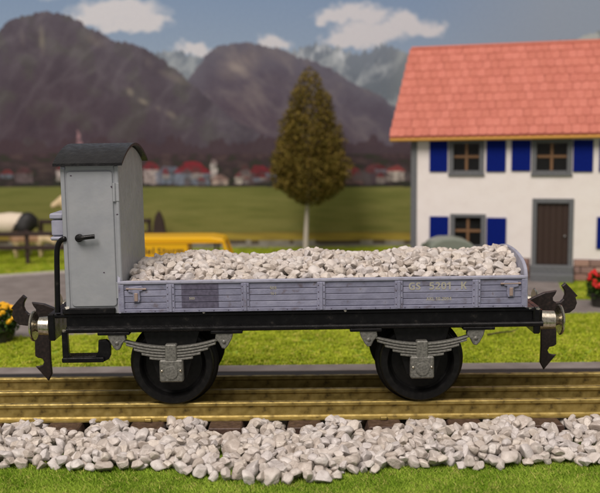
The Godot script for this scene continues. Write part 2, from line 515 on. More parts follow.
						c = c.lerp(rgb8(140, 144, 142), clampf((x - 385.0) / 50.0, 0, 0.6))
					else:
						c = sky_hi.lerp(sky_lo, clampf((y + 60.0) / 110.0, 0, 1))
						c = c.lerp(rgb8(150, 158, 172), clampf((x - 420.0) / 160.0, 0, 0.8))
						var cl := 0.0
						for q in clouds:
							cl = maxf(cl, blob(x + n2.get_noise_2d(x, y) * 9.0, y + a * 6.0 + n2.get_noise_2d(x + 50.0, y * 1.3) * 5.0, q[0], q[1], q[2] * 1.15, q[3] * 1.15))
						c = c.lerp(cloud_c, clampf(cl * 1.5 + n2.get_noise_2d(x, y * 1.6) * 0.35 * cl, 0, 0.92))
				var foot := 138.0 + n2.get_noise_2d(x * 0.8, 7.0) * 12.0 + n2.get_noise_2d(x * 4.0, 3.0) * 4.0
				if y > foot:
					c = c.lerp(rgb8(74, 58, 64), 0.75)
			elif y < 184.0:
				var s := n2.get_noise_2d(x * 0.9, y * 1.6)
				c = rgb8(72, 56, 62).lerp(rgb8(52, 46, 46), clampf((y - 150.0) / 30.0, 0, 1))
				c = c.lerp(rgb8(104, 88, 80), clampf(s * 0.9, 0, 0.4))
				c = c.lerp(rgb8(50, 56, 42), clampf(-s * 1.4, 0, 0.7))
			elif y < 231.0:
				var t := (y - 184.0) / 47.0
				c = rgb8(116, 118, 62).lerp(rgb8(128, 122, 66), t)
				c = c.lerp(rgb8(100, 104, 50), clampf(n2.get_noise_2d(x * 0.3, y * 3.0) * 1.2, 0, 0.5))
				c = c.lerp(rgb8(140, 134, 78), clampf(n.get_noise_2d(x * 0.8, y * 6.0), 0, 0.5))
			elif y < 239.5:
				c = rgb8(146, 124, 58).lerp(rgb8(172, 148, 62), clampf(0.5 + n2.get_noise_2d(x * 0.4, y * 4.0), 0, 1))
				if y < 233.0:
					c = c.lerp(rgb8(122, 104, 54), 0.6)
			else:
				c = rgb8(132, 124, 112).lerp(rgb8(152, 144, 134), clampf(0.5 + n2.get_noise_2d(x, y * 2.0), 0, 1))
				if y < 243.5 and n2.get_noise_2d(x * 0.7, 11.0) > -0.05:
					c = c.lerp(rgb8(72, 60, 48), 0.8)
				if y > 250.0:
					c = rgb8(104, 126, 44)
			if y > 120.0 and y < 184.0:
				var warp := n2.get_noise_2d(x * 3.0, y * 3.0 + 20.0) * 1.5
				var yw := y + warp * 0.5
				for h in houses:
					var dx: float = absf(x + warp - h[0])
					if dx < h[4] and yw > h[1] and yw < h[3]:
						var w: Array = h[6]
						if yw < h[2]:
							if dx < h[4] * (0.35 + 0.65 * (yw - h[1]) / (h[2] - h[1])):
								w = h[5]
								c = rgb8(w[0], w[1], w[2]).lerp(c, 0.26 + 0.5 * clampf(n2.get_noise_2d(x * 3.0, y * 3.0 + 50.0), -0.3, 0.6))
						elif dx < h[4] * 0.88:
							c = rgb8(w[0], w[1], w[2]).lerp(c, 0.26 + 0.5 * clampf(n2.get_noise_2d(x * 3.0, y * 3.0 + 50.0), -0.3, 0.6))
			var gr := n2.get_noise_2d(x * 9.0, y * 9.0) * 0.03
			img.set_pixel(i, j, Color(c.r * 1.0 + gr, c.g * 1.02 + gr, c.b * 1.03 + gr))
	var m := mat("backdrop_print", Color.WHITE, 0.7)
	m.albedo_texture = ImageTexture.create_from_image(img)
	m.texture_repeat = false
	m.metallic_specular = 0.3
	# world place of the print: its left, right, top and foot
	var l := -458.5
	var r := 461.0
	var top := 298.6
	var foot := -16.7
	var st := new_st()
	for q in [[0, 0], [1, 0], [1, 1], [0, 0], [1, 1], [0, 1]]:
		st.set_uv(Vector2(q[0], q[1]))
		st.add_vertex(Vector3(lerpf(l, r, q[0]), lerpf(top, foot, q[1]), -466.0) * K)
	var root := node("backdrop_board", self, Vector3.ZERO)
	put(st, "print", "backdrop_print", root)
	mat("board_edge", rgb8(150, 140, 128), 0.8)
	one_box("board", "board_edge", root, Vector3(l, foot, -470), Vector3(r, top, -466.2))
	tag(root, "printed landscape backdrop of purple mountains, cloudy sky, village and olive meadow", "backdrop")

# ------------------------------------------------------------------ ground
var road_poly := PackedVector2Array()
var path_poly := PackedVector2Array()
var door_poly := PackedVector2Array()

func flat(called: String, m: String, poly: PackedVector2Array, y0: float, y1: float, ch := 0.0) -> MeshInstance3D:
	var st := new_st()
	var f := Transform3D(Basis(Vector3.RIGHT, Vector3(0, 0, -1), Vector3.UP), Vector3.ZERO)   # outline x, y -> x, -z
	var q := PackedVector2Array()
	for p in poly:
		q.append(Vector2(p.x, -p.y))
	prism(st, q, y0, y1, f, ch)
	return put(st, called, m)

func make_ground() -> void:
	structure(one_box("ground", "turf_base", self, Vector3(-700, -14, -640), Vector3(700, GROUND - 0.6, 96)))
	road_poly = P([-640, -310, -320, -308, -240, -311, -205, -316, -172, -330, -140, -334, -90, -330, -20, -322, 60, -312, 100, -306, 128, -290, 133, -250, 134, -214, 190, -206, 420, -196, 420, -168, 180, -172, 130, -172, 60, -160, 0, -148, -60, -138, -130, -128, -200, -122, -640, -118])
	structure(flat("road", "road_grey", road_poly, GROUND - 1.5, GROUND - 0.1))
	door_poly = P([132, -296, 138, -330, 170, -330, 166, -288, 158, -250, 152, -207, 133.6, -214, 133.6, -250])
	structure(flat("footpath", "road_grey", door_poly, GROUND - 1.5, GROUND + 0.05))
	# pale kerb along the road's far edge
	var st := new_st()
	var k := bend([Vector3(-640, GROUND, -311), Vector3(-320, GROUND, -309.5), Vector3(-240, GROUND, -312.5), Vector3(-205, GROUND, -317.5), Vector3(-172, GROUND, -331.5), Vector3(-140, GROUND, -335.5), Vector3(-90, GROUND, -331.5), Vector3(-20, GROUND, -323.5)], 5)
	for i in k.size() - 1:
		var a: Vector3 = k[i]
		var b: Vector3 = k[i + 1]
		var w := Vector3(0, 0, 2.4)
		var up := Vector3(0, 0.9, 0)
		quad(st, a + w + up, b + w + up, b - w + up, a - w + up)
		quad(st, a + w - up, b + w - up, b + w + up, a + w + up)
		quad(st, b - w - up, a - w - up, a - w + up, b - w + up)
	structure(put(st, "kerb", "kerb_pale"))
	structure(one_box("trackside_strip", "road_grey", self, Vector3(-640, -13, -66), Vector3(640, GROUND + 0.6, -56.5)))
	structure(one_box("track_board", "track_board", self, Vector3(-640, -13, -56.4), Vector3(640, GROUND + 0.3, 26)))

func blade_mesh(n: int, h: float, w: float, spread: float, sd: int) -> ArrayMesh:
	var st := new_st()
	var r := RandomNumberGenerator.new()
	r.seed = sd
	for i in n:
		var a := r.randf() * TAU
		var root := Vector3(r.randf_range(-spread, spread), -0.3, r.randf_range(-spread, spread))
		var lean := Vector3(r.randfn(0, 0.5), 1.0, r.randfn(0, 0.5)).normalized()
		var side := Vector3(cos(a), 0, sin(a)) * w
		var hh := h * r.randf_range(0.55, 1.15)
		var midp := root + lean * hh * 0.55
		var tip := root + (lean + Vector3(r.randfn(0, 0.3), -0.1, r.randfn(0, 0.3))).normalized() * hh
		for p in [root - side, root + side, midp + side * 0.7, root - side, midp + side * 0.7, midp - side * 0.7, midp - side * 0.7, midp + side * 0.7, tip]:
			st.set_color(Color.WHITE)
			st.add_vertex(p * K)
	return done(st, "grass")

func grow(called: String, label: String, mesh: Mesh, count: int, area: Rect2, keep: Callable, tint: Array, y := GROUND - 0.6) -> void:
	var at := []
	var nz := FastNoiseLite.new()
	nz.seed = 77
	nz.frequency = 0.05
	for i in count:
		var p := Vector2(rng.randf_range(area.position.x, area.end.x), rng.randf_range(area.position.y, area.end.y))
		if keep.call(p):
			at.append(p)
	var mm := MultiMesh.new()
	mm.transform_format = MultiMesh.TRANSFORM_3D
	mm.use_colors = true
	mm.mesh = mesh
	mm.instance_count = at.size()
	for i in at.size():
		var s := rng.randf_range(0.75, 1.3)
		mm.set_instance_transform(i, Transform3D(Basis(Vector3.UP, rng.randf() * TAU).scaled(Vector3(s, s * rng.randf_range(0.8, 1.2), s)), Vector3(at[i].x, y, at[i].y) * K))
		var t := clampf(0.5 + nz.get_noise_2d(at[i].x, at[i].y) * 0.9 + rng.randfn(0, 0.28), 0, 1)
		var c: Color = tint[0].lerp(tint[1], t)
		if rng.randf() < 0.12:
			c = tint[2]
		mm.set_instance_color(i, c)
	var o := MultiMeshInstance3D.new()
	o.name = numbered(called)
	o.multimesh = mm
	add_child(o)
	stuff(o, label)
	o.set_meta("category", "grass")

func make_grass() -> void:
	var fine := blade_mesh(9, 1.9, 0.17, 0.9, 1)
	var coarse := blade_mesh(9, 1.7, 0.28, 1.4, 2)
	var tint := [rgb8(138, 154, 36).srgb_to_linear(), rgb8(186, 197, 62).srgb_to_linear(), rgb8(198, 192, 90).srgb_to_linear()]
	var front := [rgb8(114, 146, 40).srgb_to_linear(), rgb8(160, 186, 70).srgb_to_linear(), rgb8(184, 184, 100).srgb_to_linear()]
	grow("grass", "short green flock grass in front of the ballast", fine, 42000, Rect2(-125, 30, 250, 62), func(p: Vector2): return p.y > edge_z(p.x) - 9.0, front)
	grow("grass", "green flock lawn between the grey trackside strip and the road", coarse, 30000, Rect2(-200, -176, 420, 110), func(p: Vector2): return not Geometry2D.is_point_in_polygon(p, road_poly), tint)
	grow("grass", "green flock grass between the road and the backdrop", coarse, 60000, Rect2(-330, -465, 660, 265), func(p: Vector2):
		if Geometry2D.is_point_in_polygon(p, road_poly) or Geometry2D.is_point_in_polygon(p, door_poly):
			return false
		var q := p - Vector2(183.65, -275.6)
		var u := Vector2(0.9703, 0.2419)
		var along := q.dot(u)
		var deep := q.dot(Vector2(-0.2419, 0.9703))
		return not (along > -114 and along < 67 and deep < 1.0 and deep > -82), tint)

# outer edge of the ballast heap: z for each x
func edge_z(x: float) -> float:
	return ridge([-140, 47, -87, 48.5, -69, 50, -54, 53, -38, 51, -28, 58, -11, 63, 5, 62, 16, 56, 28, 51, 56, 52.5, 68, 50, 84, 53, 140, 50], x)

# ------------------------------------------------------------------ stones
var stones := []
func make_stones() -> void:
	# a few worn, broken pebbles: a ball cut by planes, its edges eased
	var t := (1.0 + sqrt(5.0)) / 2.0
	var base := []
	for v in [[-1, t, 0], [1, t, 0], [-1, -t, 0], [1, -t, 0], [0, -1, t], [0, 1, t], [0, -1, -t], [0, 1, -t], [t, 0, -1], [t, 0, 1], [-t, 0, -1], [-t, 0, 1]]:
		base.append(Vector3(v[0], v[1], v[2]).normalized())
	var faces := [[0, 11, 5], [0, 5, 1], [0, 1, 7], [0, 7, 10], [0, 10, 11], [1, 5, 9], [5, 11, 4], [11, 10, 2], [10, 7, 6], [7, 1, 8], [3, 9, 4], [3, 4, 2], [3, 2, 6], [3, 6, 8], [3, 8, 9], [4, 9, 5], [2, 4, 11], [6, 2, 10], [8, 6, 7], [9, 8, 1]]
	var tris := []
	for f in faces:
		tris.append([base[f[0]], base[f[1]], base[f[2]]])
	for step in 3:
		var finer := []
		for q in tris:
			var a: Vector3 = ((q[0] + q[1]) / 2.0).normalized()
			var b: Vector3 = ((q[1] + q[2]) / 2.0).normalized()
			var c: Vector3 = ((q[2] + q[0]) / 2.0).normalized()
			finer.append_array([[q[0], a, c], [a, q[1], b], [c, b, q[2]], [a, b, c]])
		tris = finer
	for v in 16:
		var r := RandomNumberGenerator.new()
		r.seed = 400 + v
		var planes := []
		for i in 9:
			planes.append([Vector3(r.randfn(), r.randfn(), r.randfn()).normalized(), r.randf_range(0.46, 0.82)])
		var n := FastNoiseLite.new()
		n.seed = 500 + v
		n.frequency = 0.7
		var stretch := Vector3(1.08, r.randf_range(0.58, 0.88), r.randf_range(0.68, 0.98))
		var st := new_st(1)
		var shaped := {}
		for q in tris:
			for p in q:
				if not shaped.has(p):
					var w: Vector3 = p
					var d := 1.0
					for pl in planes:
						var c: float = p.dot(pl[0])
						if c > 0.05:
							# smooth minimum of the plane cut
							var cut: float = pl[1] / c
							var k := 0.075
							var hh := clampf(0.5 + 0.5 * (cut - d) / k, 0, 1)
							d = lerpf(cut, d, hh) - k * hh * (1.0 - hh)
					d *= 1.0 + 0.09 * n.get_noise_3dv(p * 2.0)
					shaped[p] = w * d * 1.3 * stretch
			out_tri(st, Vector3.ZERO, shaped[q[0]], shaped[q[1]], shaped[q[2]])
		st.generate_normals()
		stones.append(st.commit())

# stones dropped one after the other onto those below; returns [centre, radius]
func pile(count: int, area: Rect2, r0: float, r1: float, floor_at: Callable, top_at: Callable) -> Array:
	var out := []
	var cells := {}
	var cs := r1 * 2.0
	for i in count:
		var x := rng.randf_range(area.position.x, area.end.x)
		var z := rng.randf_range(area.position.y, area.end.y)
		var r := lerpf(r0, r1, pow(rng.randf(), 1.6))
		var y: float = floor_at.call(x, z) + r * 0.6
		var cx := int(floor(x / cs))
		var cz := int(floor(z / cs))
		for a in range(cx - 1, cx + 2):
			for b in range(cz - 1, cz + 2):
				for q in cells.get(Vector2i(a, b), []):
					var s: float = (r + q[1]) * 0.76
					var d2: float = (q[0].x - x) ** 2 + (q[0].z - z) ** 2
					if d2 < s * s:
						y = maxf(y, q[0].y + sqrt(s * s - d2) * 0.72)
		if y + r * 0.7 > top_at.call(x, z):
			continue
		var e := [Vector3(x, y, z), r]
		out.append(e)
		if not cells.has(Vector2i(cx, cz)):
			cells[Vector2i(cx, cz)] = []
		cells[Vector2i(cx, cz)].append(e)
	return out

# the stones that show most become parts of root, the rest one mass
func lay_stones(root: Node3D, heap: Array, in_view: Callable) -> void:
	var dir := Vector3(0, 0.3, 0.95).normalized()
	var cells := {}
	for e in heap:
		var c := Vector2i(int(floor(e[0].x / 6.0)), 0)
		if not cells.has(c):
			cells[c] = []
		cells[c].append(e)
	var ranked := []
	for e in heap:
		var hid := 0.0
		var c := int(floor(e[0].x / 6.0))
		for a in [c - 1, c, c + 1]:
			for q in cells.get(Vector2i(a, 0), []):
				var d: Vector3 = q[0] - e[0]
				var along := d.dot(dir)
				if along > 0.3 and along < 40.0:
					var off := (d - dir * along).length()
					hid += clampf(1.0 - off / (e[1] + q[1]) * 1.0, 0, 1)
		ranked.append([hid - 0.12 * e[1] + (0.0 if in_view.call(e[0]) else 100.0), e])
	ranked.sort_custom(func(a, b): return a[0] < b[0])
	var masses := []
	for v in 6:
		masses.append([])
	for i in ranked.size():
		var e: Array = ranked[i][1]
		var b := Basis.from_euler(Vector3(rng.randfn(0, 0.5), rng.randf() * TAU, rng.randfn(0, 0.5)))
		var t := Transform3D(b.scaled_local(Vector3.ONE * e[1]), e[0] * K)
		if i < 300:
			var o := MeshInstance3D.new()
			o.name = "stone"
			o.mesh = stones[rng.randi() % stones.size()]
			o.material_override = M["stone_%d" % (rng.randi() % 6)]
			o.transform = t
			root.add_child(o, true)
		else:
			masses[rng.randi() % 6].append(t)
	var rest := node("stone_mass", root)
	stuff(rest)
	for v in 6:
		var mm := MultiMesh.new()
		mm.transform_format = MultiMesh.TRANSFORM_3D
		mm.mesh = stones[v * 2]
		mm.instance_count = masses[v].size()
		for i in masses[v].size():
			mm.set_instance_transform(i, masses[v][i])
		var o := MultiMeshInstance3D.new()
		o.name = "loose_stones"
		o.multimesh = mm
		o.material_override = M["stone_%d" % v]
		stuff(o)
		rest.add_child(o, true)

func make_ballast() -> void:
	var root := node("ballast_bed", self, Vector3.ZERO)
	tag(root, "long heap of pale grey ballast stones beside the near rail", "ballast")
	var sleepers := sleeper_spots()
	var heap := pile(16000, Rect2(-118, 15.5, 236, 52), 1.4, 2.85,
		func(_x, _z): return GROUND + 0.2,
		func(x: float, z: float):
			var e := edge_z(x)
			if z > e - 2.0:
				return GROUND + (3.6 if z < e + 0.5 else -1.0)
			var top := lerpf(-3.0, GROUND + 4.8, clampf((z - 24.0) / (e - 26.0), 0, 1)) + 1.2 * sin(x * 0.21) * sin(x * 0.083 + 1.0)
			for s in sleepers:
				if absf(x - s) < 7.6 and z < 28.5:
					top = -20.0
			if z < 22.0:
				top = minf(top, -4.4)
			return top)
	lay_stones(root, heap, func(p: Vector3): return absf(p.x) < 84.0 + (60.0 - p.z) * 0.1)

func make_load() -> void:
	var root := node("stone_load", self, Vector3.ZERO)
	tag(root, "load of small whitish stones heaped in the open wagon", "stones")
	var heap := pile(14000, Rect2(-54.0, -20.0, 123.0, 40.2), 1.25, 2.5,
		func(_x, _z): return 37.6,
		func(x: float, z: float):
			var t := clampf(1.0 - pow(absf(z + 4.0) / 22.0, 2.0), 0, 1)
			var ends := clampf(minf(x + 54.0, 72.5 - x) / 4.0, 0, 1)
			return 42.1 + (4.1 * t) * (0.6 + 0.4 * ends) + 1.5 * t * clampf((x - 50.0) / 14.0, 0, 1) + 0.7 * sin(x * 0.17 + 1.0) + x * 0.008)
	lay_stones(root, heap, func(_p: Vector3): return true)

# ------------------------------------------------------------------ track
func sleeper_spots() -> Array:
	return [-175.6, -150.6, -125.6, -100.6, -75.2, -49.0, -24.0, 1.0, 26.2, 51.6, 76.6, 101.6, 126.6, 151.6, 176.6]

func make_track() -> void:
	var root := node("railway_track", self, Vector3(0, 0, 0))
	tag(root, "three-rail brass model railway track on brown metal sleepers", "track")
	var prof := P([-0.9, RAIL, -1.15, RAIL - 0.3, -1.15, RAIL - 1.1, -0.6, RAIL - 1.7, -0.5, -3.9, -0.9, -4.4, -2.2, -4.7, -2.2, -5.2, 2.2, -5.2, 2.2, -4.7, 0.9, -4.4, 0.5, -3.9, 0.6, RAIL - 1.7, 1.15, RAIL - 1.1, 1.15, RAIL - 0.3, 0.9, RAIL])
	var f := Transform3D(Basis(Vector3(0, 0, -1), Vector3.UP, Vector3.RIGHT), Vector3.ZERO)
	for z in [16.0, 0.0, -16.0]:
		var st := new_st()
		prism(st, prof, -190, 190, Transform3D(f.basis, Vector3(0, 0 if z != 0.0 else -0.4, z)))
		put(st, "rail", "brass", root)
	var i := 0
	for x in sleeper_spots():
		var st := new_st()
		prism(st, P([-6.0, -9.0, -5.2, -5.6, -4.8, -5.25, 4.8, -5.25, 5.2, -5.6, 6.0, -9.0]), -24.5, 25.5, Transform3D(Basis(), Vector3(x, 0, 0)), 0.25)
		var s := put(st, "sleeper", "sleeper_brown", root)
		for z in [16.0, -16.0]:
			if (i + int(z > 0.0)) % 3:
				continue
			for side in [-1.0, 1.0]:
				var c := new_st()
				box(c, Vector3(x - 1.2, -5.24, z + side * 2.25 - 0.8), Vector3(x + 1.2, -4.1, z + side * 2.25 + 0.8), 0.3)
				put(c, "rail_clip", "brass" if i % 3 else "sleeper_brown", s)
		i += 1

# ------------------------------------------------------------------ the wagon
func make_wagon() -> Node3D:
	var w := node("goods_wagon", self, Vector3(0, 0, 0))
	tag(w, "low-sided lilac open goods wagon with grey brakeman's cab standing on the track", "goods wagon")
	w.rotation_degrees.z = 0.3
	# underframe
	var fr := node("underframe", w)
	one_box("deck", "black_enamel", fr, Vector3(-77.0, 29.7, -21.6), Vector3(73.4, 31.1, 21.6), 0.35)
	for s in [-1.0, 1.0]:
		var st := new_st()
		var f := Transform3D(Basis(Vector3(0, 0, s), Vector3.UP, Vector3(-s, 0, 0)), Vector3.ZERO)
		prism(st, P([15.0, 30.0, 20.6, 30.0, 20.6, 26.9, 21.9, 26.5, 22.3, 26.1, 22.3, 25.7, 22.0, 25.2, 21.4, 24.9, 15.0, 24.9]), -73.0 if s < 0 else -75.6, 75.6 if s < 0 else 73.0, f)
		put(st, "sole_bar", "black_enamel", fr)
	for x in [-78.6, 72.6]:
		one_box("headstock", "black_enamel", fr, Vector3(x, 22.6, -21.9), Vector3(x + 2.2, 31.2, 21.9), 0.4)
	# buffers
	for q in [[-78.6, -1.0], [74.8, 1.0]]:
		for z in [15.6, -15.6]:
			var b := node("buffer", w)
			var ext := 1.6 if q[1] > 0.0 else 0.0
			var f := Transform3D(Basis(Vector3(0, 0, 1), Vector3(q[1], 0, 0), Vector3(0, 1, 0)), Vector3(q[0], 26.2 if q[1] < 0 else 25.8, z))
			f.basis = Basis(Vector3(0, q[1], 0), Vector3(q[1], 0, 0), Vector3(0, 0, -1))
			var st := new_st()
			lathe(st, [Vector2(0, 0), Vector2(3.3, 0), Vector2(3.3, 0.6), Vector2(3.05, 1.0), Vector2(2.85, 4.2 + ext), Vector2(2.0, 4.6 + ext), Vector2(1.5, 5.9 + ext)], 36, f)
			put(st, "shank", "nickel", b)
			st = new_st()
			lathe(st, [Vector2(0, 5.7 + ext), Vector2(4.5, 5.7 + ext), Vector2(4.9, 6.0 + ext), Vector2(4.7, 6.5 + ext), Vector2(3.4, 7.0 + ext), Vector2(1.8, 7.3 + ext), Vector2(0, 7.4 + ext)], 40, f)
			put(st, "buffer_head", "nickel", b)
	# couplings: a pressed plate with a claw and a drop plate with a notch
	for q in [[1.0, 0.9, 0.0, 0.0], [-1.0, -4.8, -1.4, -3.4]]:
		var c := node("coupling", w)
		var hook := PackedVector2Array()
		for p in P([72.8, 26.0, 74.6, 28.6, 78.6, 30.6, 81.6, 31.9, 85.7, 32.5, 85.2, 31.3, 84.4, 30.2, 84.5, 29.2, 85.5, 28.5, 87.0, 28.6, 88.0, 29.6, 88.5, 31.0, 88.3, 32.4, 87.4, 34.0, 88.6, 35.0, 90.4, 33.2, 92.7, 30.6, 92.0, 30.2, 92.5, 28.2, 91.8, 26.3, 90.2, 25.0, 87.6, 24.6, 84.0, 25.0, 80.0, 24.4, 72.8, 23.6]):
			hook.append(Vector2((p.x - 1.0) * q[0] + q[1], p.y + q[2]))
		var st := new_st()
		prism(st, hook, -0.9, 0.9, Transform3D(), 0.25)
		put(st, "claw", "coupler_iron", c)
		var plate := PackedVector2Array()
		for p in P([81.0, 24.3, 86.2, 24.5, 86.4, 14.6, 85.4, 13.9, 84.1, 13.7, 83.5, 12.6, 84.0, 11.5, 85.0, 11.1, 86.4, 11.0, 84.4, 8.6, 82.3, 6.0, 81.0, 8.4, 81.2, 14.0]):
			plate.append(Vector2((p.x - 1.0) * q[0] + q[3], p.y + q[2]))
		st = new_st()
		prism(st, plate, 1.0, 2.3, Transform3D(), 0.25)
		put(st, "drop_plate", "coupler_iron", c)
	# wheels
	for x in [-40.6, 38.0]:
		var ws := node("wheelset", w)
		var st := new_st()
		tube(st, [Vector3(x, 13.4, -21), Vector3(x, 13.4, 21)], 1.3, 16)
		put(st, "axle", "wheel_black", ws)
		for s in [-1.0, 1.0]:
			var f := Transform3D(Basis(Vector3(1, 0, 0), Vector3(0, 0, s), Vector3(0, -s, 0)), Vector3(x, 13.4, s * 14.0))
			st = new_st()
			lathe(st, [Vector2(0, -1.2), Vector2(13.8, -1.2), Vector2(14.2, -0.6), Vector2(13.6, 0.1), Vector2(12.9, 0.6), Vector2(12.7, 3.9), Vector2(12.3, 4.3), Vector2(10.6, 4.3), Vector2(10.2, 3.7), Vector2(9.6, 1.7), Vector2(9.0, 1.2), Vector2(4.4, 1.6), Vector2(3.6, 2.2), Vector2(3.4, 4.0), Vector2(0, 4.0)], 64, f)
			put(st, "wheel", "wheel_black", ws)
	# springs and axle boxes
	for x in [-40.6, 38.0]:
		for s in [1.0, -1.0]:
			var sp := node("spring_gear", w)
			var f := Transform3D(Basis(Vector3(1, 0, 0), Vector3(0, 1, 0), Vector3(0, 0, 1)), Vector3(x, 0, 20.4 * s))
			for k in 5:
				var half: float = [16.2, 14.0, 11.6, 9.2, 6.8][k]
				var up := PackedVector2Array()
				var down := PackedVector2Array()
				for i in 17:
					var t := lerpf(-half, half, i / 16.0)
					var y := 19.4 - k * 0.92 + 2.9 * pow(t / 16.2, 2.0)
					up.append(Vector2(t, y + 0.68))
					down.append(Vector2(t, y))
				down.reverse()
				up.append_array(down)
				var st := new_st()
				prism(st, up, -1.1, 1.1, f, 0.12)
				put(st, "leaf", "cast_grey", sp)
			one_box("buckle", "cast_grey", sp, Vector3(x - 1.8, 15.0, s * 20.4 - 1.6), Vector3(x + 1.8, 20.9, s * 20.4 + 1.6), 0.3)
			var bx := one_box("axle_box", "cast_grey", sp, Vector3(x - 3.7, 8.9, s * 20.2 - 1.6), Vector3(x + 3.7, 16.0, s * 20.2 + 1.9), 0.45)
			bx.name = "axle_box"
			var st2 := new_st()
			var face := Transform3D(Basis(Vector3(1, 0, 0), Vector3(0, 0, s), Vector3(0, -s, 0)), Vector3(x, 12.0, s * 22.0))
			lathe(st2, [Vector2(2.2, 0), Vector2(2.0, 0.4), Vector2(0, 0.55)], 24, face)
			put(st2, "box_cover", "cast_grey", sp)
			for t in [-2.9, 2.9]:
				var r := new_st()
				lathe(r, [Vector2(0.45, 0), Vector2(0.4, 0.35), Vector2(0.2, 0.5), Vector2(0, 0.55)], 12, Transform3D(face.basis, Vector3(x + t, 12.6, s * 22.0)), true)
				put(r, "rivet", "nickel", sp)
			for t in [-1.0, 1.0]:
				var h := new_st()
				var o := PackedVector2Array()
				for p in P([14.2, 24.4, 19.6, 24.4, 19.2, 22.6, 17.9, 20.2, 17.0, 19.3, 16.0, 19.5, 15.2, 21.2, 14.0, 22.6]):
					o.append(Vector2(p.x * t, p.y))
				prism(h, o, -1.5, 1.5, f, 0.25)
				put(h, "hanger", "cast_grey", sp)
				var hp := new_st()
				lathe(hp, [Vector2(0.7, 0), Vector2(0.6, 0.3), Vector2(0, 0.45)], 12, Transform3D(face.basis, Vector3(x + 16.7 * t, 21.6, s * 21.8)), true)
				put(hp, "hanger_pin", "cast_grey", sp)
				one_box("hanger_plate", "black_enamel", sp, Vector3(x + minf(12.6 * t, 22.6 * t), 24.2, s * 20.4 - 2.0), Vector3(x + maxf(12.6 * t, 22.6 * t), 25.2, s * 20.4 + 1.9), 0.2)
		# axle guards behind the springs
		for s in [1.0, -1.0]:
			var g := new_st()
			prism(g, P([x - 9, 25.0, x - 4.6, 9.6, x + 4.6, 9.6, x + 9, 25.0]), s * 18.9 - 0.4, s * 18.9 + 0.4, Transform3D(), 0.1)
			put(g, "axle_guard", "wheel_black", w)
	make_body(w)
	make_cab(w)
	# bare spots where paint has come off, and some frame glints painted in nickel
	for q in [[-56.9, 70.4, 22.36, 0.32, "groove", 1], [-56.3, 69.0, 22.48, 0.26, "groove", 2], [-72.0, 33.3, 22.92, 0.5, "lamp_glass", 3], [73.9, 30.6, 21.92, 0.45, "nickel", 4], [71.6, 30.7, 21.62, 0.3, "nickel", 5], [-73.6, 25.9, 22.32, 0.42, "nickel", 6], [-60.3, 44.0, 22.37, 0.2, "groove", 7], [-69.2, 74.0, 22.37, 0.22, "groove", 8], [14.0, 30.8, 21.62, 0.34, "nickel", 9], [-71.6, 76.2, 22.27, 0.4, "lilac_edge", 10], [-55.6, 62.0, 22.27, 0.24, "groove", 11], [-30.0, 30.8, 21.62, 0.3, "nickel", 12]]:
		var cr := RandomNumberGenerator.new()
		cr.seed = q[5]
		var o := PackedVector2Array()
		for i in 9:
			o.append(Vector2(q[0], q[1]) + Vector2.from_angle(TAU * i / 9.0) * q[3] * cr.randf_range(0.5, 1.3) * Vector2(1.4, 1.0))
		var ch := new_st()
		prism(ch, o, q[2] - 0.2, q[2] + 0.03)
		put(ch, "chip_and_glint", q[4], w)
	return w

